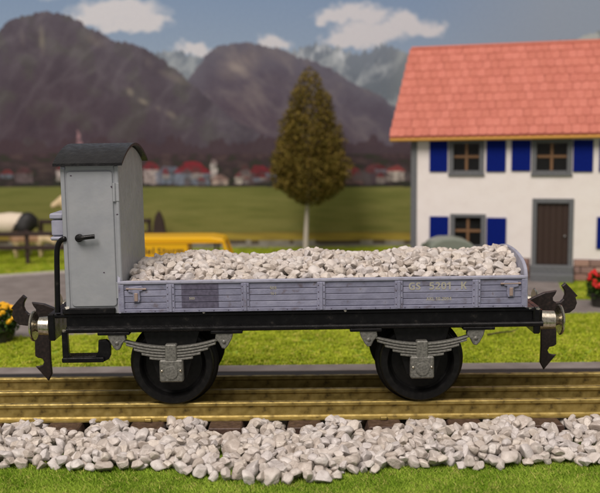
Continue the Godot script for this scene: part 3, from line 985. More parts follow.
func make_body(w: Node3D) -> void:
	var x0 := -56.2
	var x1 := 70.4
	var y0 := 31.3
	var y1 := 41.0
	var posts := [-55.2, -40.0, -16.9, 6.6, 30.6, 54.6, 69.4]
	for s in [1.0, -1.0]:
		var sd := node("side_board", w)
		var z := func(a: float, b: float): return [minf(a * s, b * s), maxf(a * s, b * s)]
		var q: Array = z.call(21.2, 21.9)
		one_box("backing", "groove", sd, Vector3(x0 + 0.3, y0, q[0]), Vector3(x1 - 0.3, y1 - 0.5, q[1]))
		q = z.call(21.1, 23.0)
		one_box("top_rail", "lilac_edge", sd, Vector3(x0, y1 - 0.75, q[0]), Vector3(x1, y1 + 0.2, q[1]), 0.2)
		q = z.call(21.9, 22.85)
		one_box("bottom_rail", "lilac_1", sd, Vector3(x0, y0, q[0]), Vector3(x1, y0 + 1.15, q[1]), 0.15)
		q = z.call(21.9, 22.45)
		for b in 6:
			for k in 4:
				var lo := y0 + 1.2 + k * 1.94
				var a: float = posts[b] + (1.25 if b > 0 else 0.6)
				var e: float = posts[b + 1] - (1.25 if b < 5 else 0.6)
				one_box("plank", "lilac_%d" % ((k + b * 3 + (k * b) % 2) % 4), sd, Vector3(a - 0.2, lo + 0.06, q[0]), Vector3(e + 0.2, lo + 1.86, q[1] + rng.randf_range(-0.04, 0.05)), 0.12)
		for b in range(0, 7):
			var wd := 1.3 if b > 0 and b < 6 else 0.9
			q = z.call(21.9, 22.95)
			var st := new_st()
			box(st, Vector3(posts[b] - wd, y0 + 0.3, q[0]), Vector3(posts[b] + wd, y1 - 0.8, q[1]), 0.2)
			# the pressed outer flange of a post
			if b > 0 and b < 6:
				box(st, Vector3(posts[b] - 0.45, y0 + 0.2, q[0] - 0.3), Vector3(posts[b] + 0.45, y1 - 0.8, q[1] + 0.35), 0.15)
			var post := put(st, "post", "lilac_%d" % (b % 2 * 2), sd)
			if s > 0.0:
				for k in 4:
					for t in [-0.85, 0.85]:
						if b > 0 and b < 6:
							var r := new_st()
							lathe(r, [Vector2(0.2, 0), Vector2(0.14, 0.16), Vector2(0, 0.2)], 8, Transform3D(Basis(Vector3.RIGHT, Vector3(0, 0, 1), Vector3(0, -1, 0)), Vector3(posts[b] + t, y0 + 1.6 + k * 2.1, 22.9)), true)
							put(r, "rivet", "groove", post)
		if s > 0.0:
			var r := new_st()
			for k in 28:
				lathe(r, [Vector2(0.22, 0), Vector2(0.16, 0.14), Vector2(0, 0.18)], 8, Transform3D(Basis(Vector3.RIGHT, Vector3(0, 0, 1), Vector3(0, -1, 0)), Vector3(x0 + 2.2 + k * 4.55, y0 + 0.55, 22.82)), true)
			put(r, "rivet_row", "lilac_dark", sd)
			# dark printed field with its small lettering
			var dk := new_st()
			for k in 4:
				var lo := y0 + 1.2 + k * 1.94
				box(dk, Vector3(-36.6, lo + 0.12, 22.3), Vector3(-25.2, lo + 1.8, 22.56))
			put(dk, "dark_field", "lilac_dark", sd)
			text("lettering", "503", 0.5, "print_yellow", sd, Vector3(-33.4, 35.6, 22.56))
			text("lettering", "GS   5201   K", 1.55, "print_yellow", sd, Vector3(42.6, 38.35, 22.5))
			text("lettering", "AKL 10.2094", 0.66, "print_yellow", sd, Vector3(43.0, 34.3, 22.5))
			text("lettering", "503", 0.6, "print_yellow", sd, Vector3(-8.2, 38.5, 22.5))
			text("lettering", "16 t", 0.5, "print_yellow", sd, Vector3(-8.2, 36.75, 22.5))
			for t in [-1.0, 1.0]:      # corner latches
				var cx := -50.6 if t < 0 else 65.2
				var l := node("corner_latch", sd)
				var st := new_st()
				var o := PackedVector2Array()
				for p in P([-2.2, 39.4, 1.8, 39.8, 2.4, 39.0, 2.0, 38.2, 1.2, 38.0, 1.3, 35.6, 0.9, 34.6, -0.9, 34.7, -1.0, 37.6, -2.4, 37.9]):
					o.append(Vector2(cx - p.x * t, p.y))
				prism(st, o, 22.4, 23.1, Transform3D(), 0.15)
				put(st, "latch_plate", "lilac_0", l)
				one_box("latch_bolt", "latch_tan", l, Vector3(cx - 0.5, 35.0, 23.0), Vector3(cx + 0.6, 37.6, 23.4), 0.15)
				var pin := new_st()
				tube(pin, [Vector3(cx - 3.2 * t, 38.8, 22.9), Vector3(cx + 3.0 * t, 38.9, 22.9)], 0.3, 8)
				put(pin, "latch_pin", "latch_tan", l)
	# end boards with arched tops
	for x in [x0 - 0.1, x1 - 1.0]:
		var o := PackedVector2Array([Vector2(-22.9, y0), Vector2(22.9, y0), Vector2(22.9, y1 + 0.1)])
		for i in range(1, 16):
			var a := PI * i / 16.0
			o.append(Vector2(22.4 * cos(a), y1 + 0.4 + 6.3 * pow(sin(a), 0.8)))
		o.append(Vector2(-22.9, y1 + 0.1))
		var st := new_st()
		prism(st, o, 0, 1.1, Transform3D(Basis(Vector3(0, 0, -1), Vector3.UP, Vector3.RIGHT), Vector3(x, 0, 0)), 0.25)
		put(st, "end_board", "lilac_edge", w)
	one_box("wagon_floor", "groove", w, Vector3(x0 + 1.0, 31.2, -21.1), Vector3(x1 - 1.0, 37.4, 21.1))

func text(called: String, s: String, high: float, m: String, parent: Node3D, at: Vector3) -> void:
	var t := TextMesh.new()
	var f := SystemFont.new()
	f.font_names = PackedStringArray(["Droid Sans"])
	f.font_weight = 700
	t.font = f
	t.text = s
	t.font_size = 32
	t.pixel_size = 0.01
	t.depth = 0.012
	t.curve_step = 2.0
	t.material = M[m]
	var s3 := high * 1.5 * K / 0.23
	hold(t, called, parent, at).scale = Vector3(s3, s3, 0.06 * K / 0.012)

func make_cab(w: Node3D) -> void:
	var c := node("brakeman_cab", w)
	var xl := -72.4
	var xr := -54.9
	var arch := func(r_add: float) -> PackedVector2Array:      # half outline over the width, z as x
		var o := PackedVector2Array()
		for i in 25:
			var t := lerpf(1.0, -1.0, i / 24.0)
			o.append(Vector2(t * (22.0 + r_add), 77.2 + r_add + 5.1 * (1.0 - t * t)))
		return o
	var side := Transform3D(Basis(Vector3(0, 0, -1), Vector3.UP, Vector3.RIGHT), Vector3.ZERO)
	# end walls
	for x in [[xl, xl + 0.8], [xr - 0.8, xr]]:
		var o := PackedVector2Array([Vector2(-22, 31.2), Vector2(22, 31.2)])
		o.append_array(arch.call(0.0))
		var st := new_st()
		prism(st, o, x[0], x[1], side, 0.12)
		put(st, "end_wall", "cab_grey", c)
	for s in [1.0, -1.0]:
		one_box("front_wall", "cab_grey", c, Vector3(xl + 0.8, 31.2, s * 21.5 - 0.4), Vector3(xr - 0.8, 77.1, s * 21.5 + 0.4))
	# roof: a bent sheet
	var o2: PackedVector2Array = PackedVector2Array()
	for i in 25:
		var t := lerpf(1.0, -1.0, i / 24.0)
		o2.append(Vector2(t * 24.2, 76.9 + 5.75 * (1.0 - t * t)))
	for i in 25:
		var t := lerpf(-1.0, 1.0, i / 24.0)
		o2.append(Vector2(t * 24.2, 77.75 + 5.75 * (1.0 - t * t)))
	var st := new_st(1)
	roof_sheet(st, o2, -74.2, -53.2, side)
	put(st, "roof", "roof_dark", c)
	# door with eased upper corners
	var d := new_st()
	prism(d, rounded_rect(Vector2(-70.6, 33.4), Vector2(-56.6, 75.3), 1.1), 21.7, 22.35, Transform3D(), 0.22)
	put(d, "door", "cab_grey", c)
	for k in [[xl - 0.1, xl + 1.3], [xr - 1.2, xr + 0.1]]:
		one_box("corner_strip", "cab_grey", c, Vector3(k[0], 31.4, 21.0), Vector3(k[1], 76.9, 22.25), 0.25)
	one_box("lintel", "cab_grey", c, Vector3(xl + 1.4, 75.6, 21.7), Vector3(xr - 1.3, 77.0, 22.15), 0.15)
	for y in [[66.0, 71.6], [36.0, 41.0]]:
		var h := new_st()
		tube(h, [Vector3(xr - 1.3, y[0], 22.4), Vector3(xr - 1.3, y[1], 22.4)], 0.5, 10)
		box(h, Vector3(xr - 1.4, y[0], 22.1), Vector3(xr + 0.16, y[1], 22.45), 0.1)
		put(h, "hinge", "cab_grey", c)
	# door handle
	var hd := new_st()
	lathe(hd, [Vector2(1.25, 0), Vector2(1.2, 1.1), Vector2(0.8, 1.5), Vector2(0.6, 2.3), Vector2(0, 2.4)], 20, Transform3D(Basis(Vector3.RIGHT, Vector3(0, 0, 1), Vector3(0, -1, 0)), Vector3(-67.4, 54.9, 22.3)))
	tube(hd, bend([Vector3(-67.4, 54.9, 24.2), Vector3(-65.5, 55.2, 24.5), Vector3(-62.3, 55.5, 24.3)], 4), 0.7, 10)
	put(hd, "door_handle", "black_enamel", c)
	# grab rail beside the door
	var gr := new_st()
	tube(gr, bend([Vector3(-75.4, 31.6, 21.4), Vector3(-75.1, 42, 21.4), Vector3(-74.8, 50.4, 21.4), Vector3(-74.2, 52.9, 21.5), Vector3(-73.2, 54.2, 21.8), Vector3(-72.0, 54.6, 22.2)], 6), 0.85, 10)
	var ball := Transform3D(Basis(), Vector3(-72.2, 53.7, 22.2))
	lathe(gr, [Vector2(0, 0), Vector2(0.8, 0.2), Vector2(0.9, 0.9), Vector2(0.7, 1.6), Vector2(0, 1.8)], 12, ball, true)
	put(gr, "grab_rail", "black_enamel", c)
	# outside ledge on the end wall
	one_box("ledge", "lilac_edge", c, Vector3(-76.4, 55.4, 9.0), Vector3(-72.5, 60.4, 20.6), 0.4)
	one_box("ledge_lid", "lilac_edge", c, Vector3(-76.8, 60.6, 8.6), Vector3(-72.5, 62.4, 21.0), 0.4)
	one_box("ledge_foot", "lilac_edge", c, Vector3(-76.8, 54.0, 8.6), Vector3(-72.5, 55.2, 21.0), 0.4)
	# doorsill, and the step slung under the cab
	one_box("sill", "black_enamel", c, Vector3(-73.6, 31.1, 20.0), Vector3(-57.2, 33.0, 22.9), 0.3)
	var sp := new_st()
	prism(sp, P([-74.6, 25.4, -74.6, 16.2, -74.2, 15.7, -61.6, 15.7, -60.2, 16.4, -59.6, 17.6, -59.4, 21.4, -60.8, 22.6, -63.2, 22.4, -63.4, 19.0, -64.2, 17.5, -72.2, 17.3, -72.6, 18.4, -72.8, 25.4]), 19.4, 21.4, Transform3D(), 0.25)
	box(sp, Vector3(-74.6, 15.7, 15.5), Vector3(-61.4, 17.3, 22.6), 0.3)
	put(sp, "step", "black_enamel", c)

func roof_sheet(st: SurfaceTool, o: PackedVector2Array, x0: float, x1: float, f: Transform3D) -> void:
	var n := 25
	for i in n - 1:
		st.set_smooth_group(1)
		var a := o[i]
		var b := o[i + 1]
		var c := o[2 * n - 2 - i]
		var d := o[2 * n - 1 - i]
		quad(st, f * Vector3(d.x, d.y, x1), f * Vector3(c.x, c.y, x1), f * Vector3(c.x, c.y, x0), f * Vector3(d.x, d.y, x0))
		st.set_smooth_group(2)
		quad(st, f * Vector3(a.x, a.y, x0), f * Vector3(b.x, b.y, x0), f * Vector3(b.x, b.y, x1), f * Vector3(a.x, a.y, x1))
		st.set_smooth_group(-1)
		quad(st, f * Vector3(a.x, a.y, x1), f * Vector3(b.x, b.y, x1), f * Vector3(c.x, c.y, x1), f * Vector3(d.x, d.y, x1))
		quad(st, f * Vector3(d.x, d.y, x0), f * Vector3(c.x, c.y, x0), f * Vector3(b.x, b.y, x0), f * Vector3(a.x, a.y, x0))
	for i in [0, n - 1]:
		var a := o[i]
		var d := o[2 * n - 1 - i]
		var q := [f * Vector3(a.x, a.y, x0), f * Vector3(a.x, a.y, x1), f * Vector3(d.x, d.y, x1), f * Vector3(d.x, d.y, x0)]
		out_quad(st, Vector3((x0 + x1) / 2, 77, 0), q[0], q[1], q[2], q[3])

# ------------------------------------------------------------------ the house
func make_house() -> void:
	var h := node("model_house", self, Vector3(183.65, GROUND, -275.6), -14.0)
	tag(h, "white two-storey model house with salmon tiled roof and blue shutters", "house")
	var L := -113.4
	var R := 66.4
	var D := 80.0
	var top := 91.0
	# walls with real openings: the front is pieced round its windows and door
	var holes := []
	for c in [-78.2, -25.1, 30.2]:
		holes.append([c - 11.2, c + 11.2, 67.0, 89.2])
	for c in [-76.8, 30.2]:
		holes.append([c - 11.4, c + 11.4, 18.5, 41.6])
	holes.append([-36.2, -11.1, 9.0, 51.8])
	var xs := [L, R]
	var ys := [0.0, top]
	for q in holes:
		xs.append_array([q[0], q[1]])
		ys.append_array([q[2], q[3]])
	xs.sort()
	ys.sort()
	var st := new_st()
	for i in xs.size() - 1:
		for j in ys.size() - 1:
			if xs[i + 1] - xs[i] < 0.01 or ys[j + 1] - ys[j] < 0.01:
				continue
			var cx: float = (xs[i] + xs[i + 1]) / 2.0
			var cy: float = (ys[j] + ys[j + 1]) / 2.0
			var open := false
			for q in holes:
				open = open or (cx > q[0] and cx < q[1] and cy > q[2] and cy < q[3])
			if not open:
				quad(st, Vector3(xs[i], ys[j], 0), Vector3(xs[i + 1], ys[j], 0), Vector3(xs[i + 1], ys[j + 1], 0), Vector3(xs[i], ys[j + 1], 0))
	for q in holes:     # reveals
		var z := -3.0
		var p := [Vector3(q[0], q[2], 0), Vector3(q[1], q[2], 0), Vector3(q[1], q[3], 0), Vector3(q[0], q[3], 0)]
		for k in 4:
			var a: Vector3 = p[k]
			var b: Vector3 = p[(k + 1) % 4]
			quad(st, a, a + Vector3(0, 0, z), b + Vector3(0, 0, z), b)
	put(st, "front_wall", "wall_white", h)
	one_box("back_wall", "wall_white", h, Vector3(L, 0, -D), Vector3(R, top, -D + 3))
	for x in [[L, L + 3.0], [R - 3.0, R]]:
		var g := new_st()
		prism(g, PackedVector2Array([Vector2(0.05, 0), Vector2(D - 3.0, 0), Vector2(D - 3.0, top), Vector2(D / 2.0, top + 52.0), Vector2(0.05, top)]), x[0], x[1], Transform3D(Basis(Vector3(0, 0, -1), Vector3.UP, Vector3.RIGHT), Vector3.ZERO))
		put(g, "gable_wall", "wall_white", h)
	# brown card lining, floors and a middle wall inside
	for q in [[Vector3(L + 3.1, 0.3, -D + 3.1), Vector3(R - 3.1, top - 3, -D + 4)], [Vector3(L + 3.1, 0.3, -D + 4.1), Vector3(L + 4, top - 3, -3.2)], [Vector3(R - 4, 0.3, -D + 4.1), Vector3(R - 3.1, top - 3, -3.2)], [Vector3(L + 4.1, 0.1, -D + 4.1), Vector3(R - 4.1, 1.2, -3.2)], [Vector3(L + 4.1, 52.6, -D + 4.1), Vector3(R - 4.1, 54.4, -0.6)], [Vector3(L + 4.1, top - 1.6, -D + 4.1), Vector3(R - 4.1, top - 0.4, -0.6)], [Vector3(-52, 1.3, -D + 4.1), Vector3(-50.6, 52.5, -0.6)], [Vector3(2, 1.3, -D + 4.1), Vector3(3.4, 52.5, -0.6)]]:
		one_box("card_lining", "card_brown", h, q[0], q[1])
	for x in [[L - 0.5, L + 3.4], [R - 3.4, R + 0.5]]:
		one_box("corner_pilaster", "trim_grey", h, Vector3(x[0], 0, -4), Vector3(x[1], top, 0.9), 0.2)
	# windows
	var wins := []
	for c in [[-78.2, 67.0, 89.2, 11.2], [-25.1, 67.0, 89.2, 12.3], [30.2, 67.0, 89.2, 11.2], [-76.8, 18.5, 41.6, 11.4], [30.2, 18.5, 41.6, 11.4]]:
		wins.append(c)
	for c in wins:
		var w := node("window", h)
		var x0: float = c[0] - c[3]
		var x1: float = c[0] + c[3]
		var fw := 3.0
		var f := new_st()
		box(f, Vector3(x0, c[1], -2.0), Vector3(x0 + fw, c[2], 0.9), 0.2)
		box(f, Vector3(x1 - fw, c[1], -2.0), Vector3(x1, c[2], 0.9), 0.2)
		box(f, Vector3(x0 + fw, c[2] - 2.2, -2.0), Vector3(x1 - fw, c[2], 0.85), 0.2)
		box(f, Vector3(x0 + fw, c[1], -2.0), Vector3(x1 - fw, c[1] + 2.6, 0.85), 0.2)
		put(f, "frame", "trim_grey", w)
		one_box("sill", "trim_grey", w, Vector3(x0 - 0.4, c[1] - 0.6, -0.5), Vector3(x1 + 0.4, c[1] + 0.8, 1.7), 0.2)
		var m := new_st()
		box(m, Vector3(c[0] - 0.9, c[1] + 2.6, -2.4), Vector3(c[0] + 0.9, c[2] - 2.2, -1.2), 0.15)
		put(m, "mullion", "mullion_brown", w)
		var yc: float = (c[1] + c[2]) / 2.0 + 0.4
		m = new_st()
		box(m, Vector3(x0 + fw, yc - 0.9, -2.5), Vector3(x1 - fw, yc + 0.9, -1.3), 0.15)
		put(m, "transom", "mullion_brown", w)
		for sx in [-1.0, 1.0]:
			for sy in [-1.0, 1.0]:
				var ax := minf(c[0] + sx * 0.9, c[0] + sx * (c[3] - fw))
				var bx := maxf(c[0] + sx * 0.9, c[0] + sx * (c[3] - fw))
				var ay: float = yc + 0.9 if sy > 0 else c[1] + 2.6
				var by: float = c[2] - 2.2 if sy > 0 else yc - 0.9
				one_box("pane", "glass", w, Vector3(ax, ay, -2.2), Vector3(bx, by, -2.0))
	# shutters
	for q in [[-101.8, -90.2, 68.9, 88.8], [-65.6, -53.4, 68.9, 88.8], [-49.9, -38.0, 69.4, 88.8], [-12.2, -0.2, 68.9, 88.8], [3.4, 18.4, 68.9, 88.8], [42.0, 54.0, 68.9, 88.8], [-101.4, -89.2, 20.2, 39.8], [-64.8, -52.4, 20.2, 39.4], [3.2, 18.2, 20.5, 40.7], [42.0, 54.0, 20.5, 40.7]]:
		var s := new_st()
		box(s, Vector3(q[0], q[2], 0.1), Vector3(q[1], q[3], 1.2), 0.2)
		var sh := put(s, "shutter", "shutter_blue", h)
	# door
	var d := node("door", h)
	var f2 := new_st()
	box(f2, Vector3(-36.4, 9.0, -2.0), Vector3(-33.5, 52.0, 1.0), 0.2)
	box(f2, Vector3(-13.8, 9.0, -2.0), Vector3(-10.9, 52.0, 1.0), 0.2)
	box(f2, Vector3(-33.5, 49.1, -2.0), Vector3(-13.8, 52.0, 0.95), 0.2)
	put(f2, "frame", "trim_grey", d)
	one_box("leaf", "door_brown", d, Vector3(-33.6, 9.0, -2.6), Vector3(-13.7, 49.2, -1.6), 0.1)
	for k in 5:
		one_box("panel_board", "door_brown", d, Vector3(-33.0 + k * 3.9, 10.0, -1.62), Vector3(-29.4 + k * 3.9, 48.6, -1.2), 0.15)
	var kn := new_st()
	lathe(kn, [Vector2(0.5, 0), Vector2(0.8, 0.8), Vector2(0.5, 1.4), Vector2(0, 1.5)], 12, Transform3D(Basis(Vector3.RIGHT, Vector3(0, 0, 1), Vector3(0, -1, 0)), Vector3(-16.0, 28, -1.2)), true)
	put(kn, "handle", "hub_grey", d)
	one_box("doorstep", "trim_grey", h, Vector3(-37.0, -0.4, -1.0), Vector3(-10.4, 9.6, 5.2), 0.4)
	one_box("doorstep", "trim_grey", h, Vector3(-37.0, -0.4, 5.3), Vector3(-10.4, 4.8, 10.0), 0.4)
	# brick plinth
	for q in [[L + 3.6, -37.2], [-10.2, R - 3.6]]:
		var p := node("brick_plinth", h)
		one_box("mortar_bed", "mortar", p, Vector3(q[0], -0.5, 0.05), Vector3(q[1], 13.6, 0.7))
		for row in 3:
			var x: float = q[0] + 0.3
			var first := 4.6 if row == 1 else 9.2
			while x < q[1] - 1.5:
				var e := minf(x + first + rng.randf_range(-0.7, 0.7), q[1] - 0.2)
				if e - x > 1.5:
					one_box("brick", "brick_%d" % (rng.randi() % 4), p, Vector3(x, 0.1 + row * 4.55, 0.3), Vector3(e - 0.7, 4.0 + row * 4.55, 1.5 + rng.randf_range(-0.25, 0.25)), 0.35)
				x = e
				first = 9.2
	# roof
	var el := -126.9
	var er := 79.0
	var rl := -119.5
	var rr := 72.0
	var eave := Vector3(0, 91.0, 8.0)
	var ridge_y := 150.6
	var A := Vector3(el, eave.y, eave.z)
	var B := Vector3(er, eave.y + 2.2, eave.z)
	var C := Vector3(rr, ridge_y + 2.0, -D / 2.0)
	var E := Vector3(rl, ridge_y, -D / 2.0)
	var A2 := Vector3(el, eave.y, -D - 8.0)
	var B2 := Vector3(er, eave.y + 2.2, -D - 8.0)
	var roof := node("roof", h)
	for q in [[A, B, C, E], [B2, A2, E, C]]:
		var s := new_st()
		var n: Vector3 = (q[1] - q[0]).cross(q[3] - q[0]).normalized() * 1.4
		quad(s, q[0], q[1], q[2], q[3])
		quad(s, q[3] - n, q[2] - n, q[1] - n, q[0] - n)
		for k in 4:
			var a: Vector3 = q[k]
			var b: Vector3 = q[(k + 1) % 4]
			quad(s, a - n, b - n, b, a)
		put(s, "roof_slope", "roof_tile_1", roof)
	var nrm := (B - A).cross(E - A).normalized()
	# bevelled tiles with rounded tails, course by course
	var kinds := []
	var rows := 11
	var tw := 5.15
	var th := 7.0
	for v in 4:
		var s := new_st()
		var o := PackedVector2Array([Vector2(-2.53, th + 1.2), Vector2(-2.53, 1.0)])
		for i in range(1, 6):
			var a := PI + PI * i / 6.0
			o.append(Vector2(2.53 * cos(a), 1.0 + 1.0 * sin(a) + 0.1 * v))
		o.append_array(PackedVector2Array([Vector2(2.53, 1.0), Vector2(2.53, th + 1.2)]))
		prism(s, o, 0.0, 0.45, Transform3D(), 0.1)
		kinds.append(done(s, "roof_tile_%d" % v))
	var count := 0
	var extra := new_st()
	for row in rows:
		var t0 := float(row) / rows
		var left := A.lerp(E, t0)
		var right := B.lerp(C, t0)
		var along := (right - left).normalized()
		var up := nrm.cross(along).normalized()
		var width := (right - left).length()
		var x := 2.5 - (tw / 2.0 if row % 2 else 0.0)
		while x < width - 1.0:
			var origin := left + along * clampf(x, 2.6, width - 2.6) + nrm * (0.25 + rng.randf_range(0, 0.12))
			# each course lies on the one below: tails raised
			var tilt := Basis(along, up, nrm) * Basis(Vector3.RIGHT, -0.06) * Basis(Vector3(0, 0, 1), rng.randfn(0, 0.015))
			var f := Transform3D(tilt, origin + nrm * 0.45)
			if row == rows - 1:
				f = f.scaled_local(Vector3(1, 0.82, 1))
			if origin.x < 12.0 and count < 300:
				var o := MeshInstance3D.new()
				o.name = "roof_tile"
				o.mesh = kinds[rng.randi() % 4]
				o.transform = Transform3D(f.basis, f.origin * K)
				roof.add_child(o, true)
				count += 1
			else:
				extra.append_from(kinds[0], 0, Transform3D(f.basis, f.origin * K))
			x += tw
	var ex := extra.commit()
	ex.surface_set_material(0, M["roof_tile_0"])
	stuff(hold(ex, "far_roof_tiles", roof))
	var rg := new_st()
	tube(rg, [E + Vector3(0.5, 0.6, 0), C + Vector3(-0.5, 0.6, 0)], 1.5, 12)
	put(rg, "ridge_cap", "roof_tile_3", roof)
	var fa := new_st()
	tube(fa, [A + Vector3(0.3, -1.5, -0.3), B + Vector3(-0.3, -1.5, -0.3)], 1.1, 10)
	put(fa, "eaves_strip", "fascia_yellow", roof)
	# soffit behind the strip
	var so := new_st()
	quad(so, A + Vector3(1, -2.2, -0.6), A + Vector3(1, -2.2, -9), B + Vector3(-1, -2.2, -9), B + Vector3(-1, -2.2, -0.6))
	put(so, "soffit", "trim_grey", roof)

# ------------------------------------------------------------------ tree
func leaf_cloud(st: SurfaceTool, inside: Callable, count: int, box_lo: Vector3, box_hi: Vector3, size: float, tints: Array) -> void:
	var placed := 0
	var tries := 0
	while placed < count and tries < count * 12:
		tries += 1
		var p := Vector3(rng.randf_range(box_lo.x, box_hi.x), rng.randf_range(box_lo.y, box_hi.y), rng.randf_range(box_lo.z, box_hi.z))
		if not inside.call(p):
			continue
		placed += 1
		var b := Basis.from_euler(Vector3(rng.randf() * TAU, rng.randf() * TAU, rng.randf() * TAU))
		var s := size * rng.randf_range(0.6, 1.3)
		st.set_color(tints[rng.randi() % tints.size()])
		var c := [Vector3(-s, 0, 0), Vector3(0, -s * 0.6, s * 0.15), Vector3(s, 0, 0), Vector3(0, s * 0.6, s * 0.15)]
		tri(st, p + b * c[0], p + b * c[1], p + b * c[2])
		tri(st, p + b * c[0], p + b * c[2], p + b * c[3])

func make_tree() -> void:
	var t := node("model_tree", self, Vector3(7.5, GROUND, -400))
	tag(t, "slim olive-green model tree with pale trunk behind the wagon", "tree")
	var tr := new_st()
	tube(tr, bend([Vector3(-3.2, -1.0, 0), Vector3(-3.0, 12, 0.3), Vector3(-2.2, 30, 0), Vector3(-1.0, 52, 0.4), Vector3(0.4, 84, 0), Vector3(0.3, 120, 0)], 5), 2.3, 12, 0.5)
	put(tr, "trunk", "bark_pale", t)
	for k in 14:
		var y := 40.0 + k * 6.0
		var a := k * 2.4
		var r := 14.0 * (1.0 - absf(y - 66.0) / 90.0)
		var br := new_st()
		tube(br, bend([Vector3(-1, y, 0), Vector3(cos(a) * r * 0.5, y + 4, sin(a) * r * 0.5), Vector3(cos(a) * r * 1.3, y + 11, sin(a) * r * 1.3)], 3), 0.7, 6, 0.2)
		put(br, "limb", "bark_pale", t)
	var n := FastNoiseLite.new()
	n.seed = 21
	n.frequency = 0.055
	n.fractal_octaves = 3
	var prof := [143.5, 3.0, 138, 7.5, 126, 13.5, 112, 18.5, 96, 23.0, 84, 26.0, 70, 29.5, 60, 29.0, 52, 24.5, 46, 17.0, 40, 7.0]
	var inside := func(p: Vector3) -> bool:
		var r := 0.0
		for i in range(0, prof.size() - 2, 2):
			if p.y <= prof[i] and p.y > prof[i + 2]:
				r = lerpf(prof[i + 3], prof[i + 1], (p.y - prof[i + 2]) / (prof[i] - prof[i + 2]))
		if r == 0.0:
			return false
		var d := Vector2(p.x - 1.0, p.z).length()
		var nn := n.get_noise_3dv(p * 1.3)
		return d < r * (1.0 + nn * 0.32) and d > r * 0.35 and n.get_noise_3dv(p * 2.6 + Vector3(90, 0, 0)) > -0.32
	var cr := new_st()
	var tints := []
	for c in [[104, 94, 40], [116, 102, 46], [126, 110, 52], [98, 90, 40], [118, 98, 48], [132, 114, 58]]:
		tints.append(rgb8(c[0], c[1], c[2]).srgb_to_linear())
	leaf_cloud(cr, inside, 32000, Vector3(-36, 38, -36), Vector3(36, 146, 36), 1.0, tints)
	put(cr, "crown", "leaf", t)

# ------------------------------------------------------------------ animals (one continuous skin each)
func skin(bones: Array, cell: float, blend_k: float, colour: Callable) -> ArrayMesh:
	var lo := Vector3.ONE * 1e6
	var hi := -lo
	for b in bones:
		for p in [b[0], b[1]]:
			var r := Vector3.ONE * (maxf(b[2], b[3]) + cell * 2)
			lo = lo.min(p - r)
			hi = hi.max(p + r)
	var nx := int((hi.x - lo.x) / cell) + 2
	var ny := int((hi.y - lo.y) / cell) + 2
	var nz := int((hi.z - lo.z) / cell) + 2
	var field := PackedFloat32Array()
	field.resize(nx * ny * nz)
	for z in nz:
		for y in ny:
			for x in nx:
				var p := lo + Vector3(x, y, z) * cell
				var d := 1e6
				for b in bones:
					var ab: Vector3 = b[1] - b[0]
					var t := clampf((p - b[0]).dot(ab) / maxf(ab.length_squared(), 1e-6), 0, 1)
					var q: float = (p - b[0] - ab * t).length() - lerpf(b[2], b[3], t)
					var h := clampf(0.5 + 0.5 * (d - q) / blend_k, 0, 1)
					d = lerpf(d, q, h) - blend_k * h * (1.0 - h)
				field[(z * ny + y) * nx + x] = d
	var vert := {}
	for z in nz - 1:
		for y in ny - 1:
			for x in nx - 1:
				var sum := Vector3.ZERO
				var n := 0
				for e in [[0, 0, 0, 1, 0, 0], [0, 1, 0, 1, 1, 0], [0, 0, 1, 1, 0, 1], [0, 1, 1, 1, 1, 1], [0, 0, 0, 0, 1, 0], [1, 0, 0, 1, 1, 0], [0, 0, 1, 0, 1, 1], [1, 0, 1, 1, 1, 1], [0, 0, 0, 0, 0, 1], [1, 0, 0, 1, 0, 1], [0, 1, 0, 0, 1, 1], [1, 1, 0, 1, 1, 1]]:
					var a := field[((z + e[2]) * ny + y + e[1]) * nx + x + e[0]]
					var b := field[((z + e[5]) * ny + y + e[4]) * nx + x + e[3]]
					if (a < 0) != (b < 0):
						sum += Vector3(e[0], e[1], e[2]).lerp(Vector3(e[3], e[4], e[5]), a / (a - b))
						n += 1
				if n:
					vert[Vector3i(x, y, z)] = lo + (Vector3(x, y, z) + sum / n) * cell
	var st := new_st(1)
	for z in range(1, nz - 1):
		for y in range(1, ny - 1):
			for x in range(1, nx - 1):
				var a := field[(z * ny + y) * nx + x]
				for k in 3:
					var d := Vector3i(1 if k == 0 else 0, 1 if k == 1 else 0, 1 if k == 2 else 0)
					var b := field[((z + d.z) * ny + y + d.y) * nx + x + d.x]
					if (a < 0) == (b < 0):
						continue
					var u := Vector3i(0, 1, 0) if k == 0 else Vector3i(0, 0, 1) if k == 1 else Vector3i(1, 0, 0)
					var v := Vector3i(0, 0, 1) if k == 0 else Vector3i(1, 0, 0) if k == 1 else Vector3i(0, 1, 0)
					var c := Vector3i(x, y, z)
					var q := [vert[c - u - v], vert[c - v], vert[c], vert[c - u]]
					if a > 0:
						q = [q[3], q[2], q[1], q[0]]
					for i in [0, 2, 1, 0, 3, 2]:
						st.set_color(colour.call(q[i]))
						st.add_vertex(q[i] * K)
	return done(st, "hide")

